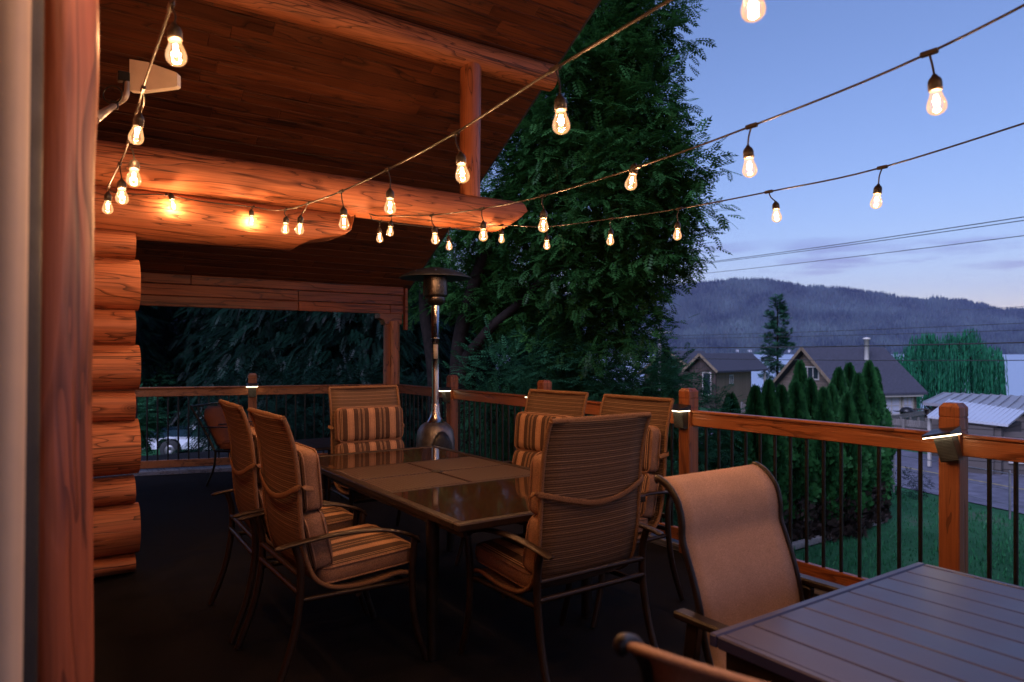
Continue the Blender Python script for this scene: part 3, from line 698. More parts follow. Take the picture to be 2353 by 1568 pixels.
for (xa, xb) in ((x0 + fw, xm - .008), (xm + .008, x1 - fw)):
    for (c, d) in ((ya + .017, ym - .008), (ym + .008, yb - .017)):
        MB().box(((xa + xb) / 2, (c + d) / 2, H - .010), (xb - xa - .003, d - c - .003, .016), None, .004).build('woven_panel', wicker, dt)
MB().lathe([(.022, H - .03), (.022, H + .003), (.034, H + .005), (.038, H - .001)], 20, (xm, ym, 0)).build('umbrella_ring', bronze_dark, dt)
for X in (x0 + .075, x1 - .075):
    for Y in (y0 + .38, y1 - .38):
        b = MB(); b.tube([(X, Y, H - .04), (X, Y, .5), (X, Y, .06), (X, Y, 0)], [.034, .032, .028, .03], 4, ref=(0, 1, 0)); b.build('leg', bronze_dark, dt)

# ------------------------------------------------------------------ sling armchairs by the slatted table
SP = [(-.398, 1.030), (-.404, 1.039), (-.385, 1.036), (-.353, 1.019), (-.316, .976), (-.300, .92), (-.297, .864), (-.277, .81), (-.25, .74), (-.2275, .664), (-.205, .56), (-.165, .475), (-.08, .428), (.05, .42), (.17, .432), (.235, .425), (.262, .40)]
def make_sling():
    t = thing('sling_chair', 'chair', 'chair'); pr = profile(SP, 4)
    sling(pr, .243, .004, .012, 9).build('sling', tan_sling, t, False)
    for s in (-1, 1):
        MB().tube([V((s * .25, p.y, p.z)) for p in pr], .0125, 8, ref=(1, 0, 0), flat=.8).build('side_rail', bronze_dark, t, False)
        b = MB(); b.bar((s * .30, -.27, .655), (s * .30, .27, .655), .05, .024, .006); b.build('armrest', bronze_dark, t, False)
        MB().bar((s * .285, -.215, .642), (s * .285, -.30, 0), .028, .045, .004, up=(0, 1, 0)).build('leg', bronze_dark, t, False)
        MB().bar((s * .285, .235, .642), (s * .285, .255, 0), .028, .045, .004, up=(0, 1, 0)).build('leg', bronze_dark, t, False)
        MB().bar((s * .275, -.22, .40), (s * .275, .24, .40), .022, .03, .003).build('seat_rail', bronze_dark, t, False)
    b = MB(); b.bar((-.262, .2, .375), (.262, .2, .375), .03, .022, .003); b.bar((-.262, -.18, .40), (.262, -.18, .40), .03, .022, .003); b.build('crossbar', bronze_dark, t, False)
    return t
sc = make_sling(); sc.location = (1.915, 1.205, 0); sc.rotation_euler = (0, 0, math.pi)
tag(sc, 'tan sling armchair with rolled top facing us beside the grey slatted table', 'chair', None, None); sc['group'] = 'sling armchairs at the slatted table'
s2 = dup(sc, (1.145, .637, 0), rad(-69), 'dark framed sling armchair cut off at the bottom edge, seen from behind')

# ------------------------------------------------------------------ grey slatted table
st = thing('slat_table', 'grey slatted metal table with a lamp reflection on its boards', 'table', (1.98, .3, 0))
X0, X1, Y0, Y1 = 1.44, 2.53, -.75, 1.21; n = 9; ws = (X1 - X0 - .05) / n
for i in range(n):
    xa = X0 + .025 + i * ws; MB().box((xa + ws / 2, (Y0 + Y1) / 2, .711), (ws - .005, Y1 - Y0 - .056, .018), None, .0025).build('slat', slat_paint, st)
b = MB()
b.box(((X0 + X1) / 2, Y1 - .013, .705), (X1 - X0, .026, .034), None, .004); b.box(((X0 + X1) / 2, Y0 + .013, .705), (X1 - X0, .026, .034), None, .004)
for X in (X0 + .0125, X1 - .0125): b.box((X, (Y0 + Y1) / 2, .705), (.025, Y1 - Y0 - .054, .034), None, .004)
b.build('edge_frame', slat_paint, st)
b = MB()
for X in (X0 + .035, X1 - .035): b.box((X, (Y0 + Y1) / 2, .66), (.03, Y1 - Y0 - .08, .05))
for Y in (Y0 + .05, (Y0 + Y1) / 2, Y1 - .05): b.box(((X0 + X1) / 2, Y, .655), (X1 - X0 - .11, .03, .05))
b.build('apron', bronze_dark, st)
for X in (X0 + .07, X1 - .07):
    for Y in (Y0 + .1, Y1 - .1): MB().box((X, Y, .318), (.05, .05, .636), None, .004).build('leg', bronze_dark, st)

# ------------------------------------------------------------------ patio heater
hx, hy = P(1000, 810, 7.1).x, P(1000, 810, 7.1).y
ht = thing('patio_heater', 'tall steel patio heater with round hood and domed base by the railing', 'patio heater', (hx, hy, 0)); c = (hx, hy, 0)
MB().lathe([(0, 2.315), (.06, 2.312), (.16, 2.295), (.25, 2.268), (.32, 2.238), (.368, 2.210), (.372, 2.203), (.366, 2.203), (.25, 2.252), (.1, 2.285), (0, 2.29)], 40, c).build('hood', hood_metal, ht)
b = MB()
for k in range(8):
    a = k * math.pi / 4 + .3; b.lathe([(0, .012), (.006, .009), (.008, 0)], 8, (hx + .27 * math.cos(a), hy + .27 * math.sin(a), 2.258))
b.build('hood_bolt', steel, ht)
b = MB(); b.lathe([(.118, 2.26), (.122, 2.22), (.125, 2.035), (.12, 2.02), (.10, 2.01)], 28, c); b.lathe([(.10, 2.01), (.105, 1.965), (.06, 1.93), (.045, 1.925)], 28, c); b.build('burner', grille, ht)
b = MB(); b.lathe([(.041, 1.93), (.041, 1.60), (.046, 1.60), (.046, 1.585), (.038, 1.585), (.036, 1.25), (.036, .92)], 24, c); b.build('pole', steel, ht)
b = MB(); b.lathe([(.042, .925), (.044, .915), (.042, .86), (.055, .80), (.085, .745), (.10, .74)], 28, c); b.build('pole_collar', steel, ht)
b = MB(); pr = [(.06, .745), (.11, .735), (.15, .705), (.18, .655), (.195, .58), (.198, .5), (.198, .08)]; b.lathe(pr, 36, c); b.lathe([(.198, .08), (.225, .075), (.235, .03), (.235, 0)], 36, c); b.build('tank_housing', tank_metal, ht)
tv = (V((-hx, -hy, 0)).normalized() * .96 + RT * .38).normalized(); sdv = V((0, 0, 1)).cross(tv)
G = []
for i in range(9):
    row = []; s = -1 + 2 * i / 8
    for j in range(9):
        zt = .66 - .26 * (abs(s) ** 2.6) ; z = .15 + (zt - .15) * j / 8
        dep = .205 if z < .55 else .205 - (z - .55) * .25
        a = s * .72; row.append(V(c) + (tv * math.cos(a) + sdv * math.sin(a)) * dep + V((0, 0, z)))
    G.append(row)
MB().sheet(G, .006).build('access_panel', plain('dark_hammered_panel', (.03, .03, .034), .4, .5, var=.4, bump=.5, bs=160), ht)
fr_ = [G[0][j] for j in range(9)] + [G[i][8] for i in range(1, 9)] + [G[8][j] for j in range(7, -1, -1)]
MB().tube(fr_, .005, 6).build('panel_rim', hood_metal, ht)
pv = V((-hx, -hy, 0)).normalized(); sv = V((0, 0, 1)).cross(pv)
def arc(r, a0, a1, z0, z1): return MB().sheet([[V(c) + (pv * math.cos(a0 + (a1 - a0) * i / 6) + sv * math.sin(a0 + (a1 - a0) * i / 6)) * r + V((0, 0, z)) for z in (z0, z1)] for i in range(7)], .001)
lb = arc(.0375, -.6, .75, 1.385, 1.53)
lb.build('warning_label', label_paper, ht)
b = MB(); q = V(c) + pv * .045; b.lathe([(.012, -.012), (.014, 0), (.010, .01), (0, .012)], 12, q + V((0, 0, 1.73)), ax=pv)
for z, k in ((1.86, 3), (1.80, 3), (1.66, 3)):
    for j in range(k): b.box(q - pv * .003 + sv * (j - 1) * .018 + V((0, 0, z)), (.004, .004, .012))
b.build('gas_knob', bronze_dark, ht)
b = MB(); b.tube(crom([V(c) + RT * .06 + V((0, 0, .1)), V(c) + RT * .1 - FW * .2 + V((0, 0, .05))], 4), .01, 6); b.build('gas_hose', black_metal, ht)

# ------------------------------------------------------------------ low armchair with rounded cushion, dark side table
lc = thing('cushioned_armchair', 'low metal armchair with a rounded rust brown cushion near the far railing', 'chair', (1.98, 8.10, 0), rad(-132)); 
b = MB()
G = []; U = []
for i in range(13):
    s = i / 12; z = .44 + .38 * s; w_ = .27 * (1 - .10 * s) * (1 if s < .72 else math.sqrt(max(.04, 1 - ((s - .72) / .30) ** 2)))
    G.append([V((w_ * (-1 + 2 * j / 8), -.27 - .22 * s, z)) for j in range(9)])
for q in (0, 1):
    pass
fr = [[p + V((0, .075 * math.sqrt(max(0, 1 - (2 * j / 8 - 1) ** 4)) + .015, 0)) for j, p in enumerate(r)] for r in G]
b.sheet(fr, .07); b.tube([V((-.24, -.26, .66)), V((0, -.20, .655)), V((.24, -.26, .66))], .006, 6, mi=1); b.build('back_cushion', [rust_cloth, black_metal], lc, False)
b = MB(); b.pillow((0, 0, .44), (.54, .1, .52), Matrix.Rotation(rad(-88), 3, 'X'), .045, .2); b.build('seat_cushion', rust_cloth, lc, False)
b = MB()
for s in (-1, 1):
    b.tube(crom([(s * .30, -.55, .86), (s * .30, -.40, .62), (s * .30, -.27, .38)], 4), .013, 8); b.tube([(s * .30, -.27, .38), (s * .30, .27, .38)], .013, 8)
b.tube([(-.30, -.55, .86), (.30, -.55, .86)], .013, 8); b.tube([(-.30, .27, .38), (.30, .27, .38)], .013, 8)
for k in range(5): b.tube(crom([(-.2 + .1 * k, -.545, .855), (-.2 + .1 * k, -.41, .62), (-.2 + .1 * k, -.28, .385)], 3), .005, 5)
b.build('chair_frame', black_metal, lc, False)
for s in (-1, 1):
    MB().tube(crom([(s * .30, -.26, .38), (s * .30, -.28, .2), (s * .31, -.36, 0)], 4), .012, 8).build('leg', black_metal, lc, False)
    MB().tube(crom([(s * .31, .25, .60), (s * .30, .26, .38), (s * .31, .31, 0)], 4), .012, 8).build('leg', black_metal, lc, False)
    MB().tube(crom([(s * .31, -.42, .64), (s * .315, 0, .635), (s * .31, .25, .60)], 5), .018, 8, ref=(0, 0, 1), flat=.4).build('armrest', black_metal, lc, False)
ct = thing('side_table', 'low dark side table between the left chairs and the far railing', 'table', (2.32, 7.15, 0))
MB().box((2.32, 7.15, .49), (.78, .78, .03), None, .006).build('tabletop', bronze_dark, ct)
for X in (1.98, 2.66):
    for Y in (6.81, 7.49): MB().box((X, Y, .237), (.04, .04, .474), None, .004).build('leg', bronze_dark, ct)
# ------------------------------------------------------------------ ground, road, lake, hills
RD, RL_ = .31 / math.hypot(.31, .95), .95 / math.hypot(.31, .95)      # across the road, towards the lake (ahead, right)
def sroad(d, l): return RD * d + RL_ * l
def gz(d, l):
    s = sroad(d, l); u = RL_ * d - RD * l
    pts = [(-1e4, 60), (-220, 60), (-14, -2.45), (16.6, -2.5), (18.2, -2.83), (26.0, -2.83), (30, -3.1), (68, -6.1), (76, -7.6), (90, -12), (1e5, -12)]
    for (a, za), (b_, zb) in zip(pts, pts[1:]):
        if a <= s < b_: return za + (zb - za) * (s - a) / (b_ - a)
    return -12
us = sorted(set([round(x, 2) for x in np.concatenate([np.arange(-300, -40, 26), np.arange(-40, 110, 3.0), np.arange(110, 460, 25)])]))
ss = sorted(set(list(np.arange(-260, -20, 20.0)) + list(np.arange(-20, 16, 2.0)) + [16.6, 17.4, 18.2, 19.8, 22, 24.5, 26.0, 28, 30, 34, 40, 46, 52, 58, 64, 68, 72, 76, 83, 90]))
b = MB(); vs = []
for s in ss:
    for u in us:
        d, l = RD * s + RL_ * u, RL_ * s - RD * u
        jig = .05 * math.sin(d * .7 + l * .3) + .04 * math.sin(l * 1.1 - d * .5) if (s < 16 or s > 30) else 0
        vs.append(W(d, l, gz(d, l) + jig))
nu_ = len(us)
b.add(vs, [(i * nu_ + j, i * nu_ + j + 1, (i + 1) * nu_ + j + 1, (i + 1) * nu_ + j) for i in range(len(ss) - 1) for j in range(nu_ - 1)], None, 0, True)
def grass_mat():
    m, t, bs = new_mat('lawn_grass'); tc = nd(t, 'ShaderNodeTexCoord').outputs['Object']
    a = nd(t, 'ShaderNodeTexNoise', {'Vector': tc, 'Scale': .55, 'Detail': 6.0, 'Roughness': .7}).outputs[0]; c = nd(t, 'ShaderNodeTexNoise', {'Vector': tc, 'Scale': 14.0, 'Detail': 4.0, 'Roughness': .7}).outputs[0]
    col = mixc(t, mrange(t, a, .35, .65), (.018, .10, .04), (.04, .17, .07)); col = mixc(t, mth(t, 'MULTIPLY', mrange(t, c, .45, .75), .6), col, (.02, .05, .018)); col = mixc(t, mrange(t, a, .58, .70), col, (.09, .12, .08))
    t.links.new(col, bs.inputs['Base Color']); bs.inputs['Roughness'].default_value = .9; bs.inputs['Specular IOR Level'].default_value = .15
    t.links.new(nd(t, 'ShaderNodeBump', {'Height': c, 'Strength': 1.0, 'Distance': .06}).outputs[0], bs.inputs['Normal']); return m
grass_m = grass_mat(); g = b.build('ground', grass_m, None, recalc=False); g['kind'] = 'structure'
def strip(s0, s1, u0, u1, z, name, m, dz=0):
    b = MB(); n = 30; vs = []
    for i in range(n + 1):
        u = u0 + (u1 - u0) * i / n
        for s in (s0, s1): vs.append(W(RD * s + RL_ * u, RL_ * s - RD * u, z))
    b.add(vs, [(2 * i, 2 * i + 1, 2 * i + 3, 2 * i + 2) for i in range(n)]); o = b.build(name, m, None, recalc=False); o['kind'] = 'structure'; return o
asphalt = plain('asphalt', (.12, .118, .155), .8, var=.3, scale=3, bump=.5, bs=60); yellow = plain('yellow_paint', (.32, .26, .12), .7, var=.35, scale=6)
strip(18.5, 25.5, -60, 160, -2.80, 'road', asphalt); strip(21.7, 21.83, -60, 160, -2.795, 'road_marking', yellow)
# grass blades along the near lawn, too many to count
N = 48000; s = RNG.uniform(2, 16.5, N); u = RNG.uniform(3, 34, N); d = RD * s + RL_ * u; l = RL_ * s - RD * u
fw, rt = np.array(FW), np.array(RT); base = d[:, None] * fw + l[:, None] * rt; base[:, 2] = -2.52 + .02
a = RNG.uniform(0, 6.28, N); hgt = RNG.uniform(.06, .14, N); dx = np.stack([np.cos(a), np.sin(a), 0 * a], 1) * .017; tipo = np.stack([np.cos(a * 3), np.sin(a * 3), 0 * a], 1) * RNG.uniform(0, .05, N)[:, None]
tip = base + tipo; tip[:, 2] += hgt
keep = (l > 4.6)
q = np.stack([base - dx, base + dx, tip], 1)[keep].reshape(-1, 3)
tag(npmesh('grass', q, 3, leaf_mat('grass_blade', (.012, .075, .03), (.05, .24, .095)), None, RNG.uniform(0, 1, keep.sum())), 'mown green lawn below the deck', 'grass', kind='stuff')
def water_mat():
    m, t, bs = new_mat('lake_water'); tc = nd(t, 'ShaderNodeTexCoord').outputs['Object']
    mp_ = nd(t, 'ShaderNodeMapping', {'Vector': tc, 'Rotation': (0, 0, -HEAD), 'Scale': (.05, .35, 1)}).outputs[0]
    n = nd(t, 'ShaderNodeTexNoise', {'Vector': mp_, 'Scale': 1.4, 'Detail': 5.0, 'Roughness': .6}).outputs[0]
    bs.inputs['Base Color'].default_value = (.62, .68, .78, 1); bs.inputs['Metallic'].default_value = .75; bs.inputs['Roughness'].default_value = .45; bs.inputs['IOR'].default_value = 1.333
    t.links.new(nd(t, 'ShaderNodeBump', {'Height': n, 'Strength': .7, 'Distance': 1.0}).outputs[0], bs.inputs['Normal']); return m
WL = -6.5; b = MB(); b.add([W(10, -1500, WL), W(10, 4200, WL), W(3600, 4200, WL), W(3600, -1500, WL)], [(0, 1, 2, 3)]); b.build('lake', water_mat(), None, recalc=False)['kind'] = 'structure'
prof_ = [(-900, 600), (300, 640), (900, 690), (1300, 676), (1440, 664), (1540, 657), (1640, 648), (1700, 643), (1750, 643), (1800, 650), (1860, 660), (1930, 664), (2000, 672), (2080, 687), (2150, 689), (2200, 690), (2260, 702), (2310, 713), (2353, 713), (2600, 700), (3200, 730), (4200, 690)]
def ridge(x):
    for (a, ya), (b_, yb) in zip(prof_, prof_[1:]):
        if a <= x <= b_: t = (x - a) / (b_ - a); return ya + (yb - ya) * (t * t * (3 - 2 * t))
from mathutils import noise
def hillpt(x, t):                                                     # t 0 at the shore, 1 on the ridge, >1 behind
    k = (x - 1176) / 1600; D0 = 2700; D = D0 + 1150 * t
    hz = EYE + (810 - ridge(x)) / 1600 * (D0 + 1150)
    n = noise.fractal(V((x * .004, t * 1.6, 3.1)), 1.0, 2.0, 5) * .5 + noise.noise(V((x * .011, t * .9, 8))) * .25
    f = min(t, 1) ** 1.15
    z = WL + (hz - WL) * f * (1 + n * .38 * (1 - f) * 2.0 * (f > 0)) + noise.noise(V((x * .05, t * 9, 1))) * 5 * min(1, t * 5)
    if t > 1: z -= (t - 1) * 300
    return W(D, k * D, max(z, WL - .5 if t > 0 else WL - 2))
xs = list(range(-900, 4201, 22)); ts = [i / 26 for i in range(0, 27)] + [1.15, 1.4]
vs = [hillpt(x, t) for t in ts for x in xs]; nx = len(xs); b = MB()
b.add(vs, [(i * nx + j, i * nx + j + 1, (i + 1) * nx + j + 1, (i + 1) * nx + j) for i in range(len(ts) - 1) for j in range(nx - 1)], None, 0, True)
b.build('hills', plain('hill_ground', (.03, .04, .03), .95, var=.4, scale=.01, bump=0), None, recalc=False)['kind'] = 'structure'
tri = []; rn = []
for i in range(26000):
    x = random.uniform(1330, 2520); t = random.random() ** .9 if i > 1100 else random.uniform(.97, 1.01)
    p = hillpt(x, t) if not (noise.noise(V((x * .022, t * 10, 9))) > .32 and i > 1100 and random.random() < .7) else hillpt(x + 7, t * .98)
    cl_n = noise.noise(V((x * .03, t * 14, 4))); h = random.uniform(11, 22) * (1 + .5 * cl_n) * (1.3 if random.random() < .06 else 1); r = h * .2; r0 = min(1, max(0, .42 + .7 * noise.noise(V((x * .012, t * 5, 2))) + random.uniform(-.22, .22))); a0 = random.random() * 6
    for k in range(4):
        a, c = a0 + k * math.pi / 2, a0 + (k + 1) * math.pi / 2
        tri += [p + V((r * math.cos(a), r * math.sin(a), -2)), p + V((r * math.cos(c), r * math.sin(c), -2)), p + V((0, 0, h))]; rn.append(r0)
tag(npmesh('hill_forest', np.array([tuple(p) for p in tri]), 3, hill_tree, None, rn), 'dark conifer forest covering the far hills across the lake', 'forest', kind='stuff')
wallw = plain('white_wall', (.6, .6, .62), .7)
for i, (x, y, lab) in enumerate(((1693, 806, 'tiny pale house on the far lake shore left of the others'), (1722, 807, 'tiny pale building on the far shore just left of the pine'), (1752, 805, 'largest tiny white building on the far lake shore'), (1812, 808, 'tiny pale house on the far shore right of the pine'))):
    c = hillpt(x, .03); t = thing('shore_house', lab, 'house', c, -HEAD, 'houses on the far lake shore'); w_ = (9, 12, 18, 10)[i]
    MB().box((0, 0, 5), (w_, 9, 10)).build('wall', wallw, t, False); MB().prism([(-w_ / 2 - 1, 10.02), (w_ / 2 + 1, 10.02), (0, 14)], (0, -5, 0), (1, 0, 0), (0, 0, 1), (0, 1, 0), 10).build('roof', shingle, t, False)

# ------------------------------------------------------------------ foliage
def leaflets(k, L, lw, ll, spread=60, term=True, droop=.12):          # a pinnate leaf along +x, as quads
    q = []
    for i in range(k):
        t = (.18 + .78 * i / (k - 1)) * L; sz = ll * (1 - .35 * abs(i / (k - 1) - .45))
        for s in (-1, 1):
            a = rad(spread) * s; dv = np.array([math.cos(a), math.sin(a), -.18]); pv = np.array([-math.sin(a), math.cos(a), 0]); o = np.array([t, 0, -droop * t * t / L])
            q += [o, o + dv * sz * .45 + pv * lw / 2, o + dv * sz, o + dv * sz * .45 - pv * lw / 2]
    if term:
        o = np.array([L * .96, 0, -droop * L]); dv = np.array([1, 0, -.25]); pv = np.array([0, 1, 0])
        q += [o, o + dv * ll * .45 + pv * lw / 2, o + dv * ll, o + dv * ll * .45 - pv * lw / 2]
    return np.array(q)
def fan(k, L, w, ang=70):                                             # a flat spray of narrow blades
    q = []
    for i in range(k):
        a = rad(-ang / 2 + ang * i / (k - 1)); dv = np.array([math.cos(a), math.sin(a), -.1 * abs(a)]); pv = np.array([-math.sin(a), math.cos(a), 0]); l = L * (1 - .35 * abs(a) / rad(ang / 2)) * (.85 + .3 * ((i * 7) % 3) / 2)
        q += [np.zeros(3), dv * l * .55 + pv * w / 2, dv * l, dv * l * .55 - pv * w / 2]
    return np.array(q)
def frames(dirs, ups):
    x = dirs / np.linalg.norm(dirs, axis=1)[:, None]; y = np.cross(ups, x); y /= np.linalg.norm(y, axis=1)[:, None] + 1e-9; z = np.cross(x, y); return np.stack([x, y, z], 1)
def scatter(name, temp, pos, dirs, ups, scl, mat_, parent=None, rnd=None):
    Fm = frames(dirs, ups); v = np.einsum('kc,nci->nki', temp, Fm) * scl[:, None, None] + pos[:, None, :]
    n, k = v.shape[0], temp.shape[0]
    if rnd is None: rnd = RNG.uniform(0, 1, n)
    r = np.clip(np.repeat(rnd, k // 4) + RNG.normal(0, .08, n * (k // 4)), 0, 1)
    return npmesh(name, v.reshape(-1, 3), 4, mat_, parent, r)
def unit(n):
    v = RNG.normal(size=(n, 3)); return v / np.linalg.norm(v, axis=1)[:, None]
def twigs(lobes, per, trunk, twl=.45, nl=6, droop=.35, jit=.25):
    """lobes: (centre, radii, weight); leaves strung on twigs that point outwards"""
    P_, D_, R_ = [], [], []
    for c, r, wgt in lobes:
        n = max(4, int(per * wgt)); c = np.array(c); r = np.array(r)
        o = unit(n); rr_ = RNG.uniform(.25, 1.0, n) ** .45; p = c + o * r * rr_[:, None]
        out = (o * r) / np.linalg.norm(o * r, axis=1)[:, None] * .8 + unit(n) * .55; out[:, 2] -= droop * RNG.uniform(0, 1.2, n)
        out /= np.linalg.norm(out, axis=1)[:, None]; br = RNG.uniform(0, 1, n)
        for j in range(nl):
            t = (j + .5) / nl; side = np.cross(out, np.array([0, 0, 1.0])); sg = (-1) ** j
            dd = out * .75 + side * sg * .75 + unit(n) * jit; dd[:, 2] -= .08
            P_.append(p + out * twl * t); D_.append(dd); R_.append(np.clip(br * .7 + RNG.uniform(0, .3, n), 0, 1))
    return np.concatenate(P_), np.concatenate(D_), np.concatenate(R_)
UPZ = np.array([0, 0, 1.0])
def leafy(name, label, cat, base, lobes, per, temp, mat_, stems, sc=(.8, 1.25), twl=.45, nl=6, droop=.35, group=None, jit=.25):
    t = thing(name, label, cat, base, 0, group)
    b = MB()
    for pts, r0, r1 in stems:
        q = crom(pts, 5); b.tube(q, [r0 + (r1 - r0) * i / (len(q) - 1) for i in range(len(q))], 9)
    b.build('trunk' if cat == 'tree' else 'stem', bark, t, recalc=False)
    p, d, r = twigs(lobes, per, base, twl, nl, droop, jit); n = len(p)
    scatter('crown' if cat == 'tree' else 'foliage', temp, p, d, UPZ + unit(n) * .35, RNG.uniform(*sc, n), mat_, t, r)
    return t
ash = leaflets(5, .20, .022, .066); ash_big = leaflets(5, .205, .030, .076, 60, True, .10); GZ = -2.5
# the big tree: lobes placed by their outline in metres (right, height) about 11 m ahead
def lobe(x, y, d, rx, rz, wgt=1.0, rd=1.0):
    c = P(x, y, d); return ((c.x, c.y, c.z), (rx, rx * rd, rz), wgt)
L_ = []
for (x, y, d, rx, rz, w_) in (
    (1400, 40, 10.6, 1.15, 1.1, 1.3), (1310, -60, 11.2, 1.3, 1.1, 1.2), (1480, 60, 10.6, .62, .85, .7), (1470, 200, 10.4, .9, .8, 1.1), (1360, 200, 10.8, 1.15, 1.0, 1.4),
    (1530, 120, 10.2, .42, .4, .35), (1535, 270, 10.0, .5, .5, .5), (1260, 300, 11.0, 1.0, 1.1, 1.2), (1400, 340, 10.6, 1.2, .9, 1.5), (1520, 370, 10.0, .75, .6, .9),
    (1600, 420, 9.8, .55, .32, .55), (1650, 470, 9.6, .28, .2, .2), (1180, 430, 11.2, .9, 1.0, 1.1), (1300, 480, 11.0, 1.2, .9, 1.3), (1450, 500, 10.6, 1.1, .75, 1.3), (1560, 520, 10.0, .5, .42, .6),
    (1110, 590, 11.8, .9, .9, .9), (1240, 620, 11.6, 1.1, .8, 1.0), (1400, 640, 10.9, 1.1, .65, 1.1), (1490, 630, 10.2, .5, .3, .5), (1560, 585, 10.0, .28, .2, .25),
    (1330, 740, 11.4, 1.1, .6, .9), (1430, 730, 10.6, .5, .4, .45), (1480, 760, 10.2, .3, .2, .2), (1150, 720, 12.2, 1.0, .8, .6), (1000, 640, 13.5, 1.1, .9, .7)): L_.append(lobe(x, y, d, rx, rz, w_))
tb = P(1060, 1180, 11.6); tb.z = GZ
def S_(*pts): return [P(*p) for p in pts]
stems = [([tb] + S_((1050, 880, 11.5), (1075, 700, 11.4), (1140, 520, 11.2), (1230, 320, 11.0), (1330, 60, 10.8)), .16, .04),
         ([tb + RT * .25] + S_((1062, 900, 11.3), (1105, 780, 11.1), (1200, 690, 10.9), (1330, 560, 10.7), (1480, 450, 10.3)), .13, .025),
         ([tb - RT * .35] + S_((1000, 900, 11.9), (975, 700, 12.0), (985, 560, 12.0), (1020, 420, 11.8)), .15, .05),
         ([tb + RT * .1 + FW * .3] + S_((1085, 860, 11.8), (1180, 720, 11.6), (1290, 650, 11.3), (1420, 610, 10.9)), .10, .02),
         (S_((1140, 520, 11.2), (1230, 450, 10.9), (1370, 330, 10.6), (1500, 250, 10.1)), .06, .015), (S_((1230, 320, 11.0), (1330, 230, 10.7), (1440, 120, 10.5)), .05, .015)]
L2 = []
for c, rr_, w_ in L_:
    lat_ = V(c).dot(RT); sh = max(0, lat_ - .8) * .26 + .05; c = tuple(V(c) - RT * sh)
    for k in range(max(2, int(round(11 * w_)))):
        o_ = unit(1)[0] * RNG.uniform(.2, 1.0) ** .5; q_c = np.array(c) + o_ * np.array(rr_); s_ = RNG.uniform(.75, 1.25)
        L2.append((tuple(q_c), (.34 * s_, .34 * s_, .17 * s_), 1.0))
leafy('ash_tree', 'tall leafy tree with several leaning stems rising above the deck corner', 'tree', tb, L2, 25, ash_big, leaf_ash, stems, (.6, 1.15), .42, 6, .1, None, .6)
# shrubs and saplings below the railing
for i, (x, y, d, rx, rz, w_, lab) in enumerate((
    (1480, 925, 10.2, .55, .45, .8, 'leafy green shrub rising behind the railing post right of the high-back chairs'), (1440, 900, 10.8, .9, .8, 1.1, 'broad dark green shrub behind the two lake side chairs'),
    (1310, 850, 11.6, 1.0, .75, 1.1, 'dense shrub below the big tree beyond the railing'), (1180, 900, 11.0, .8, .7, .9, 'shadowy shrub beyond the railing right of the heater'), (1600, 965, 11.4, .38, .32, .5, 'small pale green shrub beside the first hedge tree'))):
    c = P(x, y, d); base = V((c.x, c.y, GZ))
    lob = [((c.x, c.y, c.z), (rx, rx, rz), w_), ((c.x, c.y, c.z - 1.0), (rx * 1.15, rx * 1.15, .9), w_ * 1.3), ((c.x, c.y, c.z - 2.1), (rx, rx, .9), w_)]
    leafy('shrub', lab, 'shrub', base, lob, 330, ash, leaf_shrub, [([base, V((c.x + .1, c.y, c.z - 1.2)), c], .05, .015), ([base, V((c.x - .3, c.y + .2, c.z - 1.4)), c + V((-.4, .1, -.2))], .04, .012)], (.7, 1.15), .4, 6, .2, 'shrubs below the lake side railing')
# cedar hedge
dry_twig = leaf_mat('dry_twig', (.02, .016, .014), (.06, .045, .038), .0)
fan5 = fan(6, .17, .03, 75)
def cedar_crown(h, r, n, seed):
    rg = np.random.default_rng(seed); t = rg.uniform(0, 1, n) ** .8; a = rg.uniform(0, 6.283, n)
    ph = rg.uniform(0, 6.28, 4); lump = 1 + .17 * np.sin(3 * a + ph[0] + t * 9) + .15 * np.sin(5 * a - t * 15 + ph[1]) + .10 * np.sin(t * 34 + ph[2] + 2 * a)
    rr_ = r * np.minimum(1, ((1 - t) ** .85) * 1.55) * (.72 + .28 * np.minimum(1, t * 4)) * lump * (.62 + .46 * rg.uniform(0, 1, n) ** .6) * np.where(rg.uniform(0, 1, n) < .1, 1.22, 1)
    p = np.stack([np.cos(a) * rr_, np.sin(a) * rr_, h * .12 + t ** .9 * h * .88], 1)
    d = np.stack([np.cos(a) * .5, np.sin(a) * .5, np.full(n, 1.3)], 1) + rg.normal(0, .25, (n, 3)); up = np.stack([-np.sin(a), np.cos(a), 0 * a], 1) + rg.normal(0, .3, (n, 3))
    return p, d, up, lump
ordn = ['first', 'second', 'third', 'fourth', 'fifth', 'sixth', 'seventh', 'eighth', 'ninth', 'tenth', 'eleventh', 'twelfth', 'thirteenth', 'fourteenth', 'fifteenth', 'sixteenth']
hedge = [(1679, 918, 13.4, .50), (1735, 900, 13.9, .36), (1766, 885, 14.1, .40), (1795, 897, 14.5, .36), (1828, 886, 14.5, .38), (1838, 842, 15.4, .40), (1862, 882, 14.9, .38), (1892, 903, 14.7, .38), (1910, 897, 15.2, .36), (1926, 857, 15.6, .40), (1947, 914, 14.9, .36), (1951, 846, 15.9, .42), (1972, 870, 15.6, .36), (1996, 841, 16.0, .42), (2010, 856, 16.4, .36)]
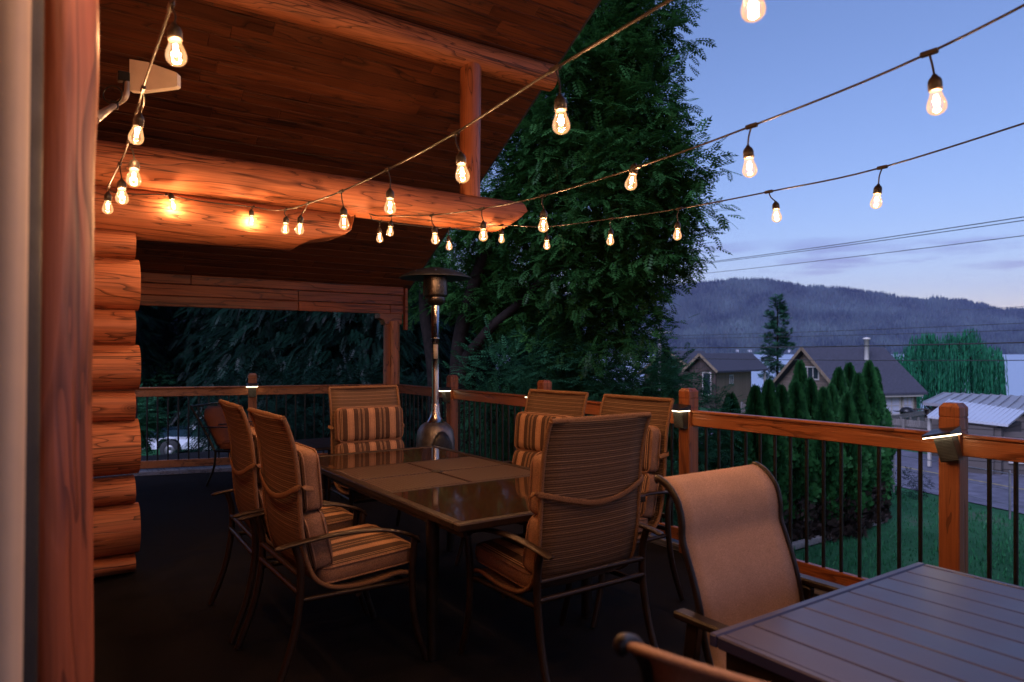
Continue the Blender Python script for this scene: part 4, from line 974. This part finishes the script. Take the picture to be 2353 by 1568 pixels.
for i, (x, y, d, r) in enumerate(hedge):
    p0 = P(x, 810, d); h = EYE + (810 - y) / 1600 * d - GZ; t = thing('cedar_tree', f'narrow dark green hedge cedar, {ordn[i]} from the left in the row', 'tree', (p0.x, p0.y, GZ), 0, 'cedars in the hedge row')
    MB().tube([V((0, 0, 0)), V((0, 0, h * .8))], [.05, .015], 7).build('trunk', bark, t, False)
    nb = 420; tb_ = RNG.uniform(0, .27, nb); ab = RNG.uniform(0, 6.283, nb); rb_ = r * .8 * RNG.uniform(.3, 1, nb) ** .5
    pb = np.stack([np.cos(ab) * rb_, np.sin(ab) * rb_, .03 + tb_ * h], 1); o = scatter('dry_twigs', fan5, pb, np.stack([np.cos(ab) * .4, np.sin(ab) * .4, np.full(nb, .8)], 1) + RNG.normal(0, .35, (nb, 3)), UPZ + unit(nb), RNG.uniform(.7, 1.2, nb), dry_twig, None); o.parent = t
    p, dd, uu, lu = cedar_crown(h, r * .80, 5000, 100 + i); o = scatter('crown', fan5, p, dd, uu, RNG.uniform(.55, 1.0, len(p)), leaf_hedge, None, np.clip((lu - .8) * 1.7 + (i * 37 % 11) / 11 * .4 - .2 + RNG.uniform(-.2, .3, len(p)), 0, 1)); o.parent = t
ea, eb = P(1700, 1290, 13.0), P(2030, 1205, 16.0); ea.z = eb.z = GZ + .06
tag(MB().bar(ea, eb, .12, .14, .02).build('garden_edging', plain('edging_stone', (.22, .2, .19), .9, bump=.8, bs=25)), 'pale straight garden edging between the lawn and the hedge', 'edging')
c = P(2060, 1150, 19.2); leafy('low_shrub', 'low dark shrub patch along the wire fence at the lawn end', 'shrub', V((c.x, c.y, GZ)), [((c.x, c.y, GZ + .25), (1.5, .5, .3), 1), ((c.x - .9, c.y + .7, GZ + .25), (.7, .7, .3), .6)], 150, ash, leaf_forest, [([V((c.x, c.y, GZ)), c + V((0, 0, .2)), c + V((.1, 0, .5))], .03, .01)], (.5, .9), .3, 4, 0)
# tall cedars and brush behind the far railing
bough = leaflets(8, .62, .055, .2, 48, True, .25)
forest = [(330, 33, 15.5), (430, 36, 1.0), (520, 32, 16.0), (610, 27, 1), (690, 21, 1), (770, 25, 1), (850, 20, 1), (930, 24, 1), (250, 30, 1), (1010, 27, 1), (1130, 30, 1), (1260, 33, 1)]
flab = ['first', 'second', 'third', 'fourth', 'fifth', 'sixth', 'seventh', 'eighth', 'ninth', 'tenth', 'eleventh', 'twelfth']
order = sorted(range(len(forest)), key=lambda i: forest[i][0])
for r_, i in enumerate(order):
    x, d, _ = forest[i]; p0 = P(x, 810, d); zb = gz(d, (x - 1176) / 1600 * d) - .1; h = random.uniform(10, 13) if x < 1000 else random.uniform(6.5, 8.5)
    t = thing('conifer', f'dark drooping conifer beyond the far railing, {flab[r_]} from the left', 'tree', (p0.x, p0.y, zb), 0, 'conifers beyond the far railing')
    MB().tube([V((0, 0, 0)), V((0, 0, h))], [.2, .03], 9).build('trunk', bark, t, False)
    n = 6500; tt = RNG.uniform(.02, 1, n) ** 1.05; a = RNG.uniform(0, 6.283, n); R0 = 3.0 * (1 - tt) ** .75 + .25; rr_ = R0 * RNG.uniform(.3, 1, n) ** .6
    a = np.round(a * 3.2) / 3.2 + RNG.normal(0, .16, n); tq = np.round(tt * 17) / 17 + RNG.normal(0, .014, n)
    p = np.stack([np.cos(a) * rr_, np.sin(a) * rr_, tq * h - .28 * rr_ * rr_ / 2.2], 1); dd = np.stack([np.cos(a) * .8, np.sin(a) * .8, np.full(n, -.45)], 1) + RNG.normal(0, .3, (n, 3))
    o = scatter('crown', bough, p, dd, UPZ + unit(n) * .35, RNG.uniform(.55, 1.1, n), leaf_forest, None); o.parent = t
for i, (x, y, d, r, lab) in enumerate(((296, 965, 12.6, .22, 'dark leafy bush by the log corner beyond the far railing'), (600, 1070, 15.5, .5, 'low dark bush beside the parked pickup'), (600, 950, 13.8, .9, 'dark bush behind the middle post of the far railing'), (700, 930, 15, 1.0, 'dark bush beyond the far railing behind the side table'), (820, 940, 14.4, 1.0, 'dark bush beyond the far railing behind the head chair'), (360, 890, 30.0, .9, 'brighter green bush right beside the log corner above the far railing'), (960, 960, 14.0, .9, 'dark bush beyond the corner log post'))):
    c = P(x, y, d); base = V((c.x, c.y, gz(d, (x - 1176) / 1600 * d)))
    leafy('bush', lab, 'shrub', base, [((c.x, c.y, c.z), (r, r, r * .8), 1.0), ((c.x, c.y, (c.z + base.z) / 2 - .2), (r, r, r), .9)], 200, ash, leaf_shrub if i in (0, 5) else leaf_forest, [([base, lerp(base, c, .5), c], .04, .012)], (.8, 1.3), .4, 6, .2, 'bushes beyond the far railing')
# weeping willow by the shore
wl = P(2172, 810, 75); wz = gz(75, (2190 - 1176) / 1600 * 75); t = thing('willow_tree', 'large weeping willow with long hanging curtains beside the lake', 'tree', (wl.x, wl.y, wz)); T0 = V((0, 0, 0))
b = MB(); b.tube(crom([(0, 0, 0), (.1, 0, 2.5), (.2, 0, 5)], 4), [.55 - .02 * i for i in range(9)], 10)
tops = []
for k in range(34):
    a = k * 2.399; rr_ = 5.9 * math.sqrt((k + .5) / 34) * random.uniform(.88, 1.08); e = RT * (rr_ * math.cos(a)) + FW * (rr_ * math.sin(a) * .8); lump = 1.0 * math.sin(k * 1.7) + (.7 if (e.dot(RT) > 1) else 0.2) - (1.1 if abs(e.dot(RT) + .6) < .9 else 0)
    zt = 9.4 + lump * .7 - .095 * rr_ * rr_; tops.append((e, zt)); b.tube(crom([V((.1, 0, 3.0 + (k % 5) * .4)), e * .5 + V((0, 0, zt * .8)), e + V((0, 0, zt))], 4), [.16 - .014 * i for i in range(9)], 6)
b.build('trunk', bark, t, False)
q = []; rn = []
for e, zt in tops:
    for j in range(52):
        a = random.uniform(0, 6.28); rr_ = .85 * math.sqrt(random.random()); px_ = e.x + rr_ * math.cos(a); py_ = e.y + rr_ * math.sin(a); z = zt + random.uniform(-.5, .6) - .25 * rr_ * rr_
        L = min(random.uniform(1.6, 5.2) + .35 * e.length, z - random.uniform(.3, 2.2)); c0 = random.random(); dr = V((px_, py_, 0)); dr = dr.normalized() * .3 if dr.length > .1 else V((0, 0, 0))
        n = int(L / .26)
        for m in range(n):
            f = m / n; s = dr * math.sin(f * 1.2); zz = z - L * f; w_ = .055; al = random.uniform(0, 3.14); cx, sx_ = math.cos(al) * w_, math.sin(al) * w_; o = V((px_ + s.x + random.uniform(-.06, .06), py_ + s.y + random.uniform(-.06, .06), zz))
            q += [o, o + V((cx, sx_, -.25)), o + V((cx * .3, sx_ * .3, -.62)), o + V((-cx * .6, -sx_ * .6, -.3))]; rn.append(min(1, max(0, c0 + random.uniform(-.2, .2))))
o = npmesh('crown', np.array([tuple(p) for p in q]), 4, leaf_willow, None, rn); o.parent = t
# lone pine and a low conifer by the lake house
def pine(x, ytop, d, h, rmax, label, n, seed, name='pine_tree', bare=.25):
    rg = np.random.default_rng(seed); p0 = P(x, 810, d); zt = EYE + (810 - ytop) / 1600 * d; t = thing(name, label, 'tree', (p0.x, p0.y, zt - h))
    MB().tube([V((0, 0, 0)), V((0, 0, h * .98))], [.2, .04], 8).build('trunk', bark, t, False); P_, D_ = [], []
    for k in range(n):
        f = bare + (1 - bare) * (k + .5) / n; z = h * f; L = rmax * (1 - f) ** .7 * rg.uniform(.55, 1.15) + .35; a = rg.uniform(0, 6.28); dr = np.array([math.cos(a), math.sin(a), .12 if f > .5 else -.12])
        for j in range(int(22 * L / rmax) + 7):
            u_ = rg.uniform(.25, 1); P_.append(dr * L * u_ + np.array([0, 0, z]) + rg.normal(0, .16, 3)); D_.append(dr + rg.normal(0, .5, 3) + np.array([0, 0, .3]))
    P_ = np.array(P_); o = scatter('crown', fan(7, .55, .07, 120), P_, np.array(D_), UPZ + unit(len(P_)) * .5, rg.uniform(.7, 1.2, len(P_)), leaf_pine, None); o.parent = t
pine(1786, 684, 75, 13.2, 2.5, 'lone tall pine standing between the two wooden houses', 95, 5)
pine(1526, 812, 48, 5.0, 1.4, 'small dark conifer beside the left wooden house', 40, 6, 'conifer', .05)
# ------------------------------------------------------------------ houses across the road
def siding(name, axis, dark, light, wd):
    m, t, bs = new_mat(name); tc = nd(t, 'ShaderNodeTexCoord').outputs['Object']; s = nd(t, 'ShaderNodeSeparateXYZ', {0: tc}); v = s.outputs['XYZ'.index(axis)]
    if axis != 'Z': v = mth(t, 'ADD', s.outputs[0], s.outputs[1])
    q = mth(t, 'DIVIDE', v, wd); fr = mth(t, 'FRACT', q); idn = nd(t, 'ShaderNodeTexWhiteNoise', {'W': mth(t, 'FLOOR', q)}, noise_dimensions='1D').outputs[0]
    n = nd(t, 'ShaderNodeTexNoise', {'Vector': nd(t, 'ShaderNodeVectorMath', {0: tc, 1: (1, 1, 8) if axis == 'Z' else (6, 6, .6)}, operation='MULTIPLY').outputs[0], 'Scale': 1.5, 'Detail': 4.0}).outputs[0]
    col = mixc(t, mth(t, 'ADD', mth(t, 'MULTIPLY', idn, .5), mth(t, 'MULTIPLY', n, .5)), dark, light); gap = mrange(t, fr, .0, .12, 0, 1)
    col = mixc(t, gap, tuple(a * .3 for a in dark), col); t.links.new(col, bs.inputs['Base Color']); bs.inputs['Roughness'].default_value = .85
    t.links.new(nd(t, 'ShaderNodeBump', {'Height': gap, 'Strength': .6, 'Distance': .02}).outputs[0], bs.inputs['Normal']); return m
sid_brown = siding('brown_lap_siding', 'Z', (.10, .068, .05), (.18, .13, .095), .2); sid_dark = siding('dark_board_siding', 'X', (.035, .022, .018), (.07, .045, .035), .22)
sid_tan = siding('tan_board_siding', 'X', (.15, .105, .065), (.24, .17, .11), .24); sid_cream = siding('cream_lap_siding', 'Z', (.30, .26, .18), (.38, .33, .24), .18); sid_log = siding('weathered_log_siding', 'Z', (.05, .042, .04), (.11, .09, .08), .28)
trim = plain('pale_trim', (.42, .38, .34), .7, var=.1); glass_dk = plain('window_glass', (.02, .025, .035), .08, var=.2, bump=0); curtain = plain('pale_curtain', (.45, .45, .5), .8, var=.1)
metal_roof = plain('grey_metal_roof', (.30, .29, .31), .42, .3, var=.12); white_roof = plain('white_metal_roof', (.62, .64, .7), .38, .3, var=.08)
fence_w = siding('weathered_fence_boards', 'X', (.13, .115, .10), (.24, .21, .19), .15)
def window(par, c, ux, w, h, un, nx=2, ny=1, fr=.08, gl=None, name='window', tm=None):
    """c centre on the wall, ux along the wall, un outwards"""
    c, ux, un = V(c), V(ux).normalized(), V(un).normalized(); Z = V((0, 0, 1)); b = MB(); M = Matrix((ux, un, Z)).transposed()
    for s in (-1, 1):
        b.box(c + ux * s * (w / 2) + un * .03, (fr, .08, h + fr), M); b.box(c + Z * s * (h / 2) + un * .032, (w - fr, .08, fr), M)
    for i in range(1, nx): b.box(c + ux * (w * i / nx - w / 2) + un * .03, (fr * .7, .06, h - fr), M)
    for i in range(1, ny): b.box(c + Z * (h * i / ny - h / 2) + un * .028, (w - fr, .05, fr * .5), M)
    f = b.build(name, tm or trim, par); MB().box(c + un * .012, (w - .02, .02, h - .02), M).build('pane', gl or glass_dk, f, False).location = (0, 0, 0)
    for k in f.children:
        k.data.transform(Matrix.Translation(-V(par.location)))
    return f
def house(name, label, base, g, r, hw, L, ez, az, zb, over, walls, name_cat='house', Lw=None):
    """base: middle of the near gable on the ground plan; g along the gable, r along the ridge; ez eave height, az apex"""
    Lw = Lw or L; t = thing(name, label, name_cat, (base.x, base.y, zb)); g, r = V(g), V(r); Z = V((0, 0, 1)); O = V((base.x, base.y, 0)); th_ = .16
    sl = (az - ez) / (hw + over); wt = ez + sl * over
    b = MB(); b.prism([(-hw, zb), (hw, zb), (hw, wt - .18), (0, az - .2), (-hw, wt - .18)], O, g, Z, r, .2); b.build('gable_wall', walls[0], t)
    b = MB(); b.prism([(-hw, zb), (hw, zb), (hw, wt - .18), (0, az - .2), (-hw, wt - .18)], O + r * (Lw - .2), g, Z, r, .2); b.build('gable_wall', walls[0], t)
    for s in (-1, 1):
        b = MB(); b.prism([(.2, zb), (Lw - .2, zb), (Lw - .2, wt - .2), (.2, wt - .2)], O + g * (s * hw - (.2 if s > 0 else 0)), r, Z, g, .2); b.build('side_wall', walls[1], t)
    b = MB(); e = hw + over
    b.prism([(-e, ez), (0, az), (e, ez), (e, ez - th_), (0, az - th_), (-e, ez - th_)], O - r * .5, g, Z, r, L + 1.0); ro = b.build('roof', shingle, t)
    b = MB()
    for s in (-1, 1): b.bar(O - r * .53 + g * s * e + Z * (ez - th_ / 2 - .02), O - r * .53 + Z * (az - th_ / 2 - .02), .05, .22)
    b.build('barge_board', sid_tan, t); return t, O, ro
def dirw(d, l): return FW * d + RT * l
# gabled house in the middle
g = dirw(-7.5, 2.3); g = dirw(7.5, -2.3).normalized() * -1; r = dirw(2.3, 7.5).normalized(); base = dirw(51.75, 21.95); zb = -4.3
hC, O, roC = house('gabled_house', 'steep gabled brown house with a metal chimney pipe behind the cedar hedge', base, g, r, 3.45, 6.6, -1.42, 1.86, zb, .5, (sid_brown, sid_cream))
window(hC, O + V((0, 0, -.08)) + g * .35, g, 1.75, .9, -r, 3, 1, .09)
fs = O + g * 3.45
for u_, w_ in ((4.3, 1.5), (5.75, .8)): window(hC, fs + r * u_ + V((0, 0, -2.35)), r, w_, 1.25, g, 2, 2, .10, curtain)
b = MB(); b.box(fs + r * 3.3 + V((0, 0, -1.62)) + g * .42, (6.9, .06, .18), Matrix((r, g, V((0, 0, 1)))).transposed()); b.build('gutter', trim, hC)
pc_ = O + g * 1.2 + r * 4.3; b = MB(); b.lathe([(.17, -.2), (.17, 2.05), (.26, 2.06), (.26, 2.16), (0, 2.22)], 12, pc_ + V((0, 0, .35))); ch = b.build('chimney', white_plastic, roC)
ch.data.transform(Matrix.Translation(V((0, 0, 0)))); ch.location = (0, 0, 0)
for k in list(roC.children): k.data.transform(Matrix.Translation(-V(hC.location)))
b = MB(); pw = O - r * 2.0
b.prism([(-2.6, -2.9), (0, -1.5), (2.6, -2.9), (2.6, -3.05), (0, -1.66), (-2.6, -3.05)], O - r * 2.2 + g * .6, g, V((0, 0, 1)), r, 2.19); b.build('porch_roof', shingle, hC)
b = MB()
for s in (-1, 1): b.box(O - r * 2.0 + g * (.6 + s * 2.3) + V((0, 0, -3.7)), (.14, .14, 1.3))
b.build('porch_post', trim, hC)
# wooden house further left, front block and larger block behind
def pt(x, y, d): return P(x, y, d)
c0 = pt(1648, 853, 62); cl_ = pt(1567, 849, 64.5); cr_ = pt(1768, 850, 66)
g2 = (V((c0.x, c0.y, 0)) - V((cl_.x, cl_.y, 0))); hw2 = g2.length / 2; g2.normalize(); r2 = V((-g2.y, g2.x, 0)); r2 = r2 if r2.dot(RT) > 0 else -r2
mid = (V((c0.x, c0.y, 0)) + V((cl_.x, cl_.y, 0))) / 2; LB = (V((cr_.x, cr_.y, 0)) - V((c0.x, c0.y, 0))).dot(r2) - .5
hB, O, roB = house('wooden_house', 'wooden house with tan side wall and dark gable left of the pine', mid + r2 * .5, g2, r2, hw2 - .45, 9.4, c0.z, 1.38, -4.6, .45, (sid_dark, sid_tan), 'house', 7.0)
fs = O + g2 * (hw2 - .45)
window(hB, fs + r2 * 2.9 + V((0, 0, -1.05)), r2, .62, .75, g2, 2, 1, .12)
window(hB, fs + r2 * 3.6 + V((0, 0, -3.9)), r2, .6, .8, g2, 1, 1, .1)
window(hB, O + g2 * (hw2 - 1.3) + V((0, 0, -1.4)), g2, .8, 2.0, -r2, 1, 1, .1)
b = MB(); b.box(fs + r2 * 9.5 + g2 * .2 + V((0, 0, -2.2)), (.16, .16, 4.2)); b.build('porch_post', trim, hB)
mb_ = mid - g2 * 3.4 + r2 * .3 + dirw(1.5, 0)
hB2, O, roB2 = house('wooden_house', 'dark roofed wooden house half hidden behind the tan walled one', mb_ + g2 * .6, g2, r2, 3.0, 5.6, -.55, 1.62, -4.6, .45, (sid_dark, sid_dark))
# low building with metal roofs at the right edge
D0 = 30.0
def q_(x, y, d): return P(x, y, d)
A = q_(2169, 903, 31); B_ = q_(2700, 925, 27); C_ = q_(2120, 925, 28.5); Dd = q_(2700, 968, 24.5)
zb = gz(30, 19) - .3; t = thing('metal_roof_building', 'low log walled building with grey ribbed metal roof at the right edge', 'building', (C_.x, C_.y, zb))
def slab(p, th_, name, m_, ribs, par, rib_m=None):                    # p: four corners, ridge pair then eave pair
    b = MB(); n = (p[1] - p[0]).cross(p[2] - p[0]).normalized(); n = n if n.z > 0 else -n
    v = [x for x in p] + [x - n * th_ for x in p]; b.add(v, [(0, 1, 3, 2), (4, 6, 7, 5), (0, 4, 5, 1), (2, 3, 7, 6), (0, 2, 6, 4), (1, 5, 7, 3)])
    for i in range(ribs + 1):
        f = i / ribs; b.bar(lerp(p[0], p[1], f) + n * .02, lerp(p[2], p[3], f) + n * .006, .04, .03, up=n)
    return b.build(name, m_, par)
slab([A, B_, C_, Dd], .12, 'main_roof', metal_roof, 22, t)
A2 = A + (A - C_) * 1.0; B2 = B_ + (B_ - Dd) * 1.0; A2.z = C_.z; B2.z = Dd.z
slab([A + V((0, 0, .002)), B_ + V((0, 0, .002)), A2, B2], .12, 'main_roof', metal_roof, 22, t)
E1, E2, E3, E4 = q_(2182, 919, 27.6), q_(2356, 944, 26.0), q_(2131, 956, 25.2), q_(2316, 976, 23.9)
slab([E1, E2, E3, E4], .08, 'porch_roof', white_roof, 16, t)
def wallq(a, c, zt0, zt1, name, m_, par, th_=.2):
    a, c = V((a.x, a.y, 0)), V((c.x, c.y, 0)); T = (c - a).normalized(); nn_ = V((T.y, -T.x, 0)); L = (c - a).length
    return MB().prism([(0, zb), (L, zb), (L, zt1), (0, zt0)], a, T, V((0, 0, 1)), nn_, th_).build(name, m_, par)
wi0, wi1 = lerp(C_, Dd, .07) + dirw(.5, .05), Dd + dirw(.5, .05)
wallq(wi0, wi1, C_.z - .16, Dd.z - .16, 'wall', sid_log, t)
wg = lerp(A2, B2, .07); wallq(wi0, wg, C_.z - .16, wg.z - .16, 'wall', sid_log, t)
w0, w1 = lerp(E3, E4, .30) + dirw(.45, .1), E4 + dirw(.40, -.2); wallq(w0, w1, E3.z - .16, E4.z - .16, 'porch_wall', sid_log, t)
w2 = E2 + dirw(.2, -.25); wallq(w1, w2, E4.z - .16, E2.z - .4, 'porch_wall', sid_log, t)
wallq(w1 + dirw(.3, .3), w1 + dirw(-.9, 3.8), E4.z - .3, E4.z - .3, 'wall', sid_log, t)
wq = w1 + dirw(.3, .3); wq2 = w1 + dirw(-.9, 3.8); tt_ = (V((wq2.x, wq2.y, 0)) - V((wq.x, wq.y, 0))).normalized(); nn_ = V((tt_.y, -tt_.x, 0)); nn_ = nn_ if nn_.dot(FW) < 0 else -nn_
window(t, V((wq.x, wq.y, E4.z - .95)) + tt_ * .62 + nn_ * .21, tt_, .62, .8, nn_, 2, 2, .07)
b = MB(); b.box(E3 + dirw(.3, .25) + V((0, 0, -1.0)), (.1, .1, 1.75)); b.build('porch_post', trim, t)
b = MB(); b.tube(crom([C_ + dirw(.1, .2) + V((0, 0, -.1)), C_ + dirw(.0, .45) + V((0, 0, -.35)), C_ + dirw(-.2, 1.2) + V((0, 0, -.62))], 4), .04, 6); b.build('downpipe', black_metal, t)
b = MB(); pv_ = lerp(lerp(A, B_, .5), lerp(C_, Dd, .5), .8); b.lathe([(.05, 0), (.05, .5), (0, .52)], 8, pv_); b.build('vent_pipe', black_metal, t)
# board fence along the far side of the road, with a dark gate; a second fence running back to the lake house
def roadpt(s, u): return dirw(RD * s + RL_ * u, RL_ * s - RD * u)
def sfence(name, label, p, q, z0, z1, h0, h1, posts, m_=fence_w, gate=None):
    t = thing(name, label, 'fence', (p.x, p.y, z0)); T = (q - p); L = T.length; T.normalize(); n = V((T.y, -T.x, 0)); Z = V((0, 0, 1)); b = MB(); k = int(L / .15); zz = lambda f: z0 + (z1 - z0) * f
    for i in range(k):
        f0, f1 = i / k, (i + 1) / k
        if gate and gate[0] < f0 < gate[1]:
            if b.v: b.build('board_panel', m_, t); b = MB()
            continue
        h = h0 + (h1 - h0) * f0 + random.uniform(-.012, .012); b.prism([(f0 * L + .004, zz(f0)), (f1 * L - .004, zz(f1)), (f1 * L - .004, zz(f1) + h), (f0 * L + .004, zz(f0) + h)], p + n * random.uniform(-.004, .004), T, Z, n, .022)
    b.build('board_panel', m_, t); b = MB()
    for f in (.3, .85):
        segs = [(0, 1)] if not gate else [(0, gate[0]), (gate[1], 1)]
        for a, c in segs: b.bar(p + T * L * a + Z * (zz(a) + h0 * f) + n * .05, p + T * L * c + Z * (zz(c) + h1 * f) + n * .05, .05, .09)
    b.build('fence_rail', m_, t)
    for i in range(posts + 1):
        f = i / posts; MB().box(p + T * L * f + n * .10 + Z * (zz(f) + (h0 + .12) / 2), (.11, .11, h0 + .12)).build('post', m_, t)
    if gate:
        b = MB(); a, c = gate; b.prism([(a * L + .06, zz(a) + .1), (c * L - .06, zz(c) + .1), (c * L - .06, zz(c) + h0 * .95), (a * L + .06, zz(a) + h0 * .95)], p, T, Z, n, .05); b.build('gate', sid_dark, t)
    return t
sfence('board_fence', 'weathered grey board fence with a dark gate along the far side of the road', roadpt(26.6, 36), roadpt(26.6, 8), -2.95, -2.9, 1.25, 1.5, 12, gate=(.18, .3))
fa, fb_ = P(2012, 962, 34), P(2152, 938, 52); sfence('board_fence', 'paler board fence running back from the gabled house to the lake', V((fa.x, fa.y, 0)), V((fb_.x, fb_.y, 0)), gz(34, 18), gz(52, 31) - .4, fa.z - gz(34, 18), fb_.z - gz(52, 31) + .4, 7)
# wire fence at the lawn edge
t = thing('wire_fence', 'thin wire garden fence with metal posts at the end of the lawn', 'fence', roadpt(16.3, 22) + V((0, 0, -2.5)))
for u_ in (18.6, 15.3, 12.0, 8.7, 5.4):
    MB().tube([roadpt(16.3, u_) + V((0, 0, -2.55)), roadpt(16.3, u_) + V((0, 0, -1.35 if u_ != 18.6 else -1.0))], .025, 7).build('post', grey_pole, t)
b = MB()
for z in (-1.42, -1.8, -2.15): b.tube([roadpt(16.3, 18.6) + V((0, 0, z)), roadpt(16.3, 0) + V((0, 0, z))], .012 if z > -1.5 else .006, 5)
b.build('wire', grey_pole, t)
# yard things behind the fence
bq = P(2083, 950, 46); t = thing('barbecue', 'small black barbecue on a stand beside the lake house', 'barbecue', bq + V((0, 0, -.55)))
MB().lathe([(0, .98), (.28, .92), (.42, .72), (.42, .66), (.40, .5), (.2, .42), (0, .42)], 16, (0, 0, 0)).build('lid', black_metal, t, False)
for a in (0, 1, 2, 3): MB().tube([V((.25 * (-1) ** a, .2 * (-1) ** (a // 2), .46)), V((.3 * (-1) ** a, .25 * (-1) ** (a // 2), 0))], .03, 6).build('leg', black_metal, t, False)
MB().box((0, 0, .68), (1.5, .5, .04), Matrix.Rotation(-HEAD, 3, 'Z')).build('side_shelf', black_metal, t, False)
bq = P(2112, 944, 47); t = thing('picnic_table', 'small dark table to the right of the barbecue by the lake', 'table', bq + V((0, 0, -.6)), -HEAD)
MB().box((0, 0, .7), (1.1, .7, .05)).build('tabletop', sid_dark, t, False)
for x_ in (-.45, .45): MB().box((x_, 0, .335), (.07, .5, .67)).build('leg', sid_dark, t, False)
dkp = P(2108, 905, 112); t = thing('dock', 'long low wooden dock lying on the lake behind the willow', 'dock', V((dkp.x, dkp.y, WL)), -HEAD)
MB().box((6, 0, .45), (40, 2.2, .16)).build('decking', fence_w, t, False)
for x_ in range(-12, 26, 6): MB().tube([V((x_, 1, -2)), V((x_, 1, 1.3))], .14, 7).build('pile', sid_dark, t, False)
# parked pickup seen through the far railing
tk_p = P(418, 1035, 26); zt = gz(26, (418 - 1176) / 1600 * 26); tk = thing('pickup_truck', 'dark pickup truck with white lower side parked below the far railing', 'truck', (tk_p.x, tk_p.y, zt), -HEAD - rad(2))
navy = plain('navy_paint', (.012, .028, .045), .25, var=.1, bump=0, coat=.5); white_p = plain('white_car_paint', (.72, .73, .78), .3, var=.05, bump=0, coat=.4); tyre = plain('tyre_rubber', (.015, .015, .016), .8)
def wheelcut(x0_, r, z): return [(x0_ + r * math.cos(a), z + r * math.sin(a)) for a in [math.pi - math.pi * i / 10 for i in range(11)]]
# side profile, front to the left (-x); local y towards the camera is -y
low = [(-1.05, .42)] + wheelcut(0, .46, .42)[0:] + wheelcut(3.3, .46, .42) + [(4.35, .42), (4.4, .82), (-1.08, .82)]
MB().prism(low, (0, -.93, 0), (1, 0, 0), (0, 0, 1), (0, 1, 0), 1.86).build('lower_body', white_p, tk, False)
upb = [(-1.08, .823), (4.4, .823), (4.4, 1.12), (2.55, 1.14), (.62, 1.14), (-.95, 1.04)]
MB().prism(upb, (0, -.92, 0), (1, 0, 0), (0, 0, 1), (0, 1, 0), 1.84).build('upper_body', navy, tk, False)
cabp = [(.66, 1.143), (2.5, 1.143), (2.42, 1.74), (1.35, 1.76)]
MB().prism(cabp, (0, -.80, 0), (1, 0, 0), (0, 0, 1), (0, 1, 0), 1.6).build('cab', navy, tk, False)
MB().prism([(.92, 1.19), (1.75, 1.19), (1.75, 1.66), (1.43, 1.67)], (0, -.815, 0), (1, 0, 0), (0, 0, 1), (0, 1, 0), 1.63).build('side_window', glass_dk, tk, False)
b = MB(); b.bar((.68, -.84, 1.16), (1.36, -.82, 1.75), .03, .05); b.build('windscreen_pillar', white_p, tk, False)
b = MB(); b.box((.98, -.99, 1.22), (.16, .12, .16), None, .02); b.build('wing_mirror', white_p, tk, False)
b = MB(); b.box((-1.1, 0, .6), (.1, 1.84, .2), None, .02); b.build('front_bumper', black_metal, tk, False)
for x_ in (0, 3.3):
    for y_ in (-.8, .8):
        w_ = MB(); w_.lathe([(.2, -.11), (.36, -.11), (.385, -.07), (.385, .07), (.36, .11), (.2, .11)], 22, (x_, y_, .385), ax=(0, 1, 0)); w_ = w_.build('wheel', tyre, tk, False)
        MB().lathe([(0, -.06), (.08, -.09), (.2, -.1), (.2, .1), (0, .06)], 18, (x_, y_, .385), ax=(0, 1, 0)).build('rim', tank_metal, w_, False)
# utility pole and overhead lines
up_ = P(1515, 810, 47); t = thing('utility_pole', 'pale slender utility pole beside the tree left of the wooden house', 'pole', (up_.x, up_.y, gz(47, 10))); z1 = P(1515, 752, 47).z
MB().tube([V((up_.x, up_.y, gz(47, 10))), V((up_.x, up_.y, z1))], [.13, .10], 10).build('shaft', grey_pole, t)
MB().box((up_.x, up_.y, z1 - .35), (1.6, .1, .1), Matrix.Rotation(-HEAD - .4, 3, 'Z')).build('crossarm', grey_pole, t)
lines = [((1590, 607, 60), (2353, 490, 30), .022, 'uppermost overhead wire of the pair above the hills'), ((1600, 608, 60), (2353, 498, 30), .020, 'second overhead wire just below the uppermost one'), ((1600, 630, 58), (2353, 533, 30), .018, 'third overhead wire crossing the clouds'),
         ((2200, 712, 80), (2353, 700, 60), .02, 'short thin wire against the ridge at the right edge'), ((1515, 772, 47), (2353, 734, 30), .013, 'thin wire above the pine crossing the hillside'), ((1515, 778, 47), (2353, 750, 30), .013, 'thin wire passing just over the willow'),
         ((1515, 799, 47), (2353, 778, 28), .030, 'thick black cable passing over the roof ridges'), ((1515, 822, 47), (2353, 819, 28), .018, 'lowest wire crossing in front of the house roofs')]
for a, c, r, lab in lines:
    p, q = P(*a), P(*c); d = (q - p); p2 = p - d * .02; q2 = q + d * .6; b = MB(); pts = [lerp(p2, q2, i / 24) - V((0, 0, .5 * (4 * (i / 24) * (1 - i / 24)) * .35)) for i in range(25)]
    o = b.tube(pts, r, 5).build('power_line', cable_mat); tag(o, lab, 'power line', 'overhead power lines')
# the air over the lake
def add_haze(dens):
    m = bpy.data.materials.new('haze'); m.use_nodes = True; t = m.node_tree; t.nodes.clear()
    v = nd(t, 'ShaderNodeVolumePrincipled', {'Color': (.45, .52, 1, 1), 'Density': dens}); nd(t, 'ShaderNodeOutputMaterial', {'Volume': v.outputs[0]})
    b = MB(); b.box(FW * 1600 + RT * 900 + V((0, 0, 340)), (11000, 11000, 720), Matrix.Rotation(-HEAD, 3, 'Z')); o = b.build('haze', m); tag(o, 'blue evening haze over the lake and hills', 'haze', kind='stuff')
HAZE = 0.7e-4
if HAZE: add_haze(HAZE)
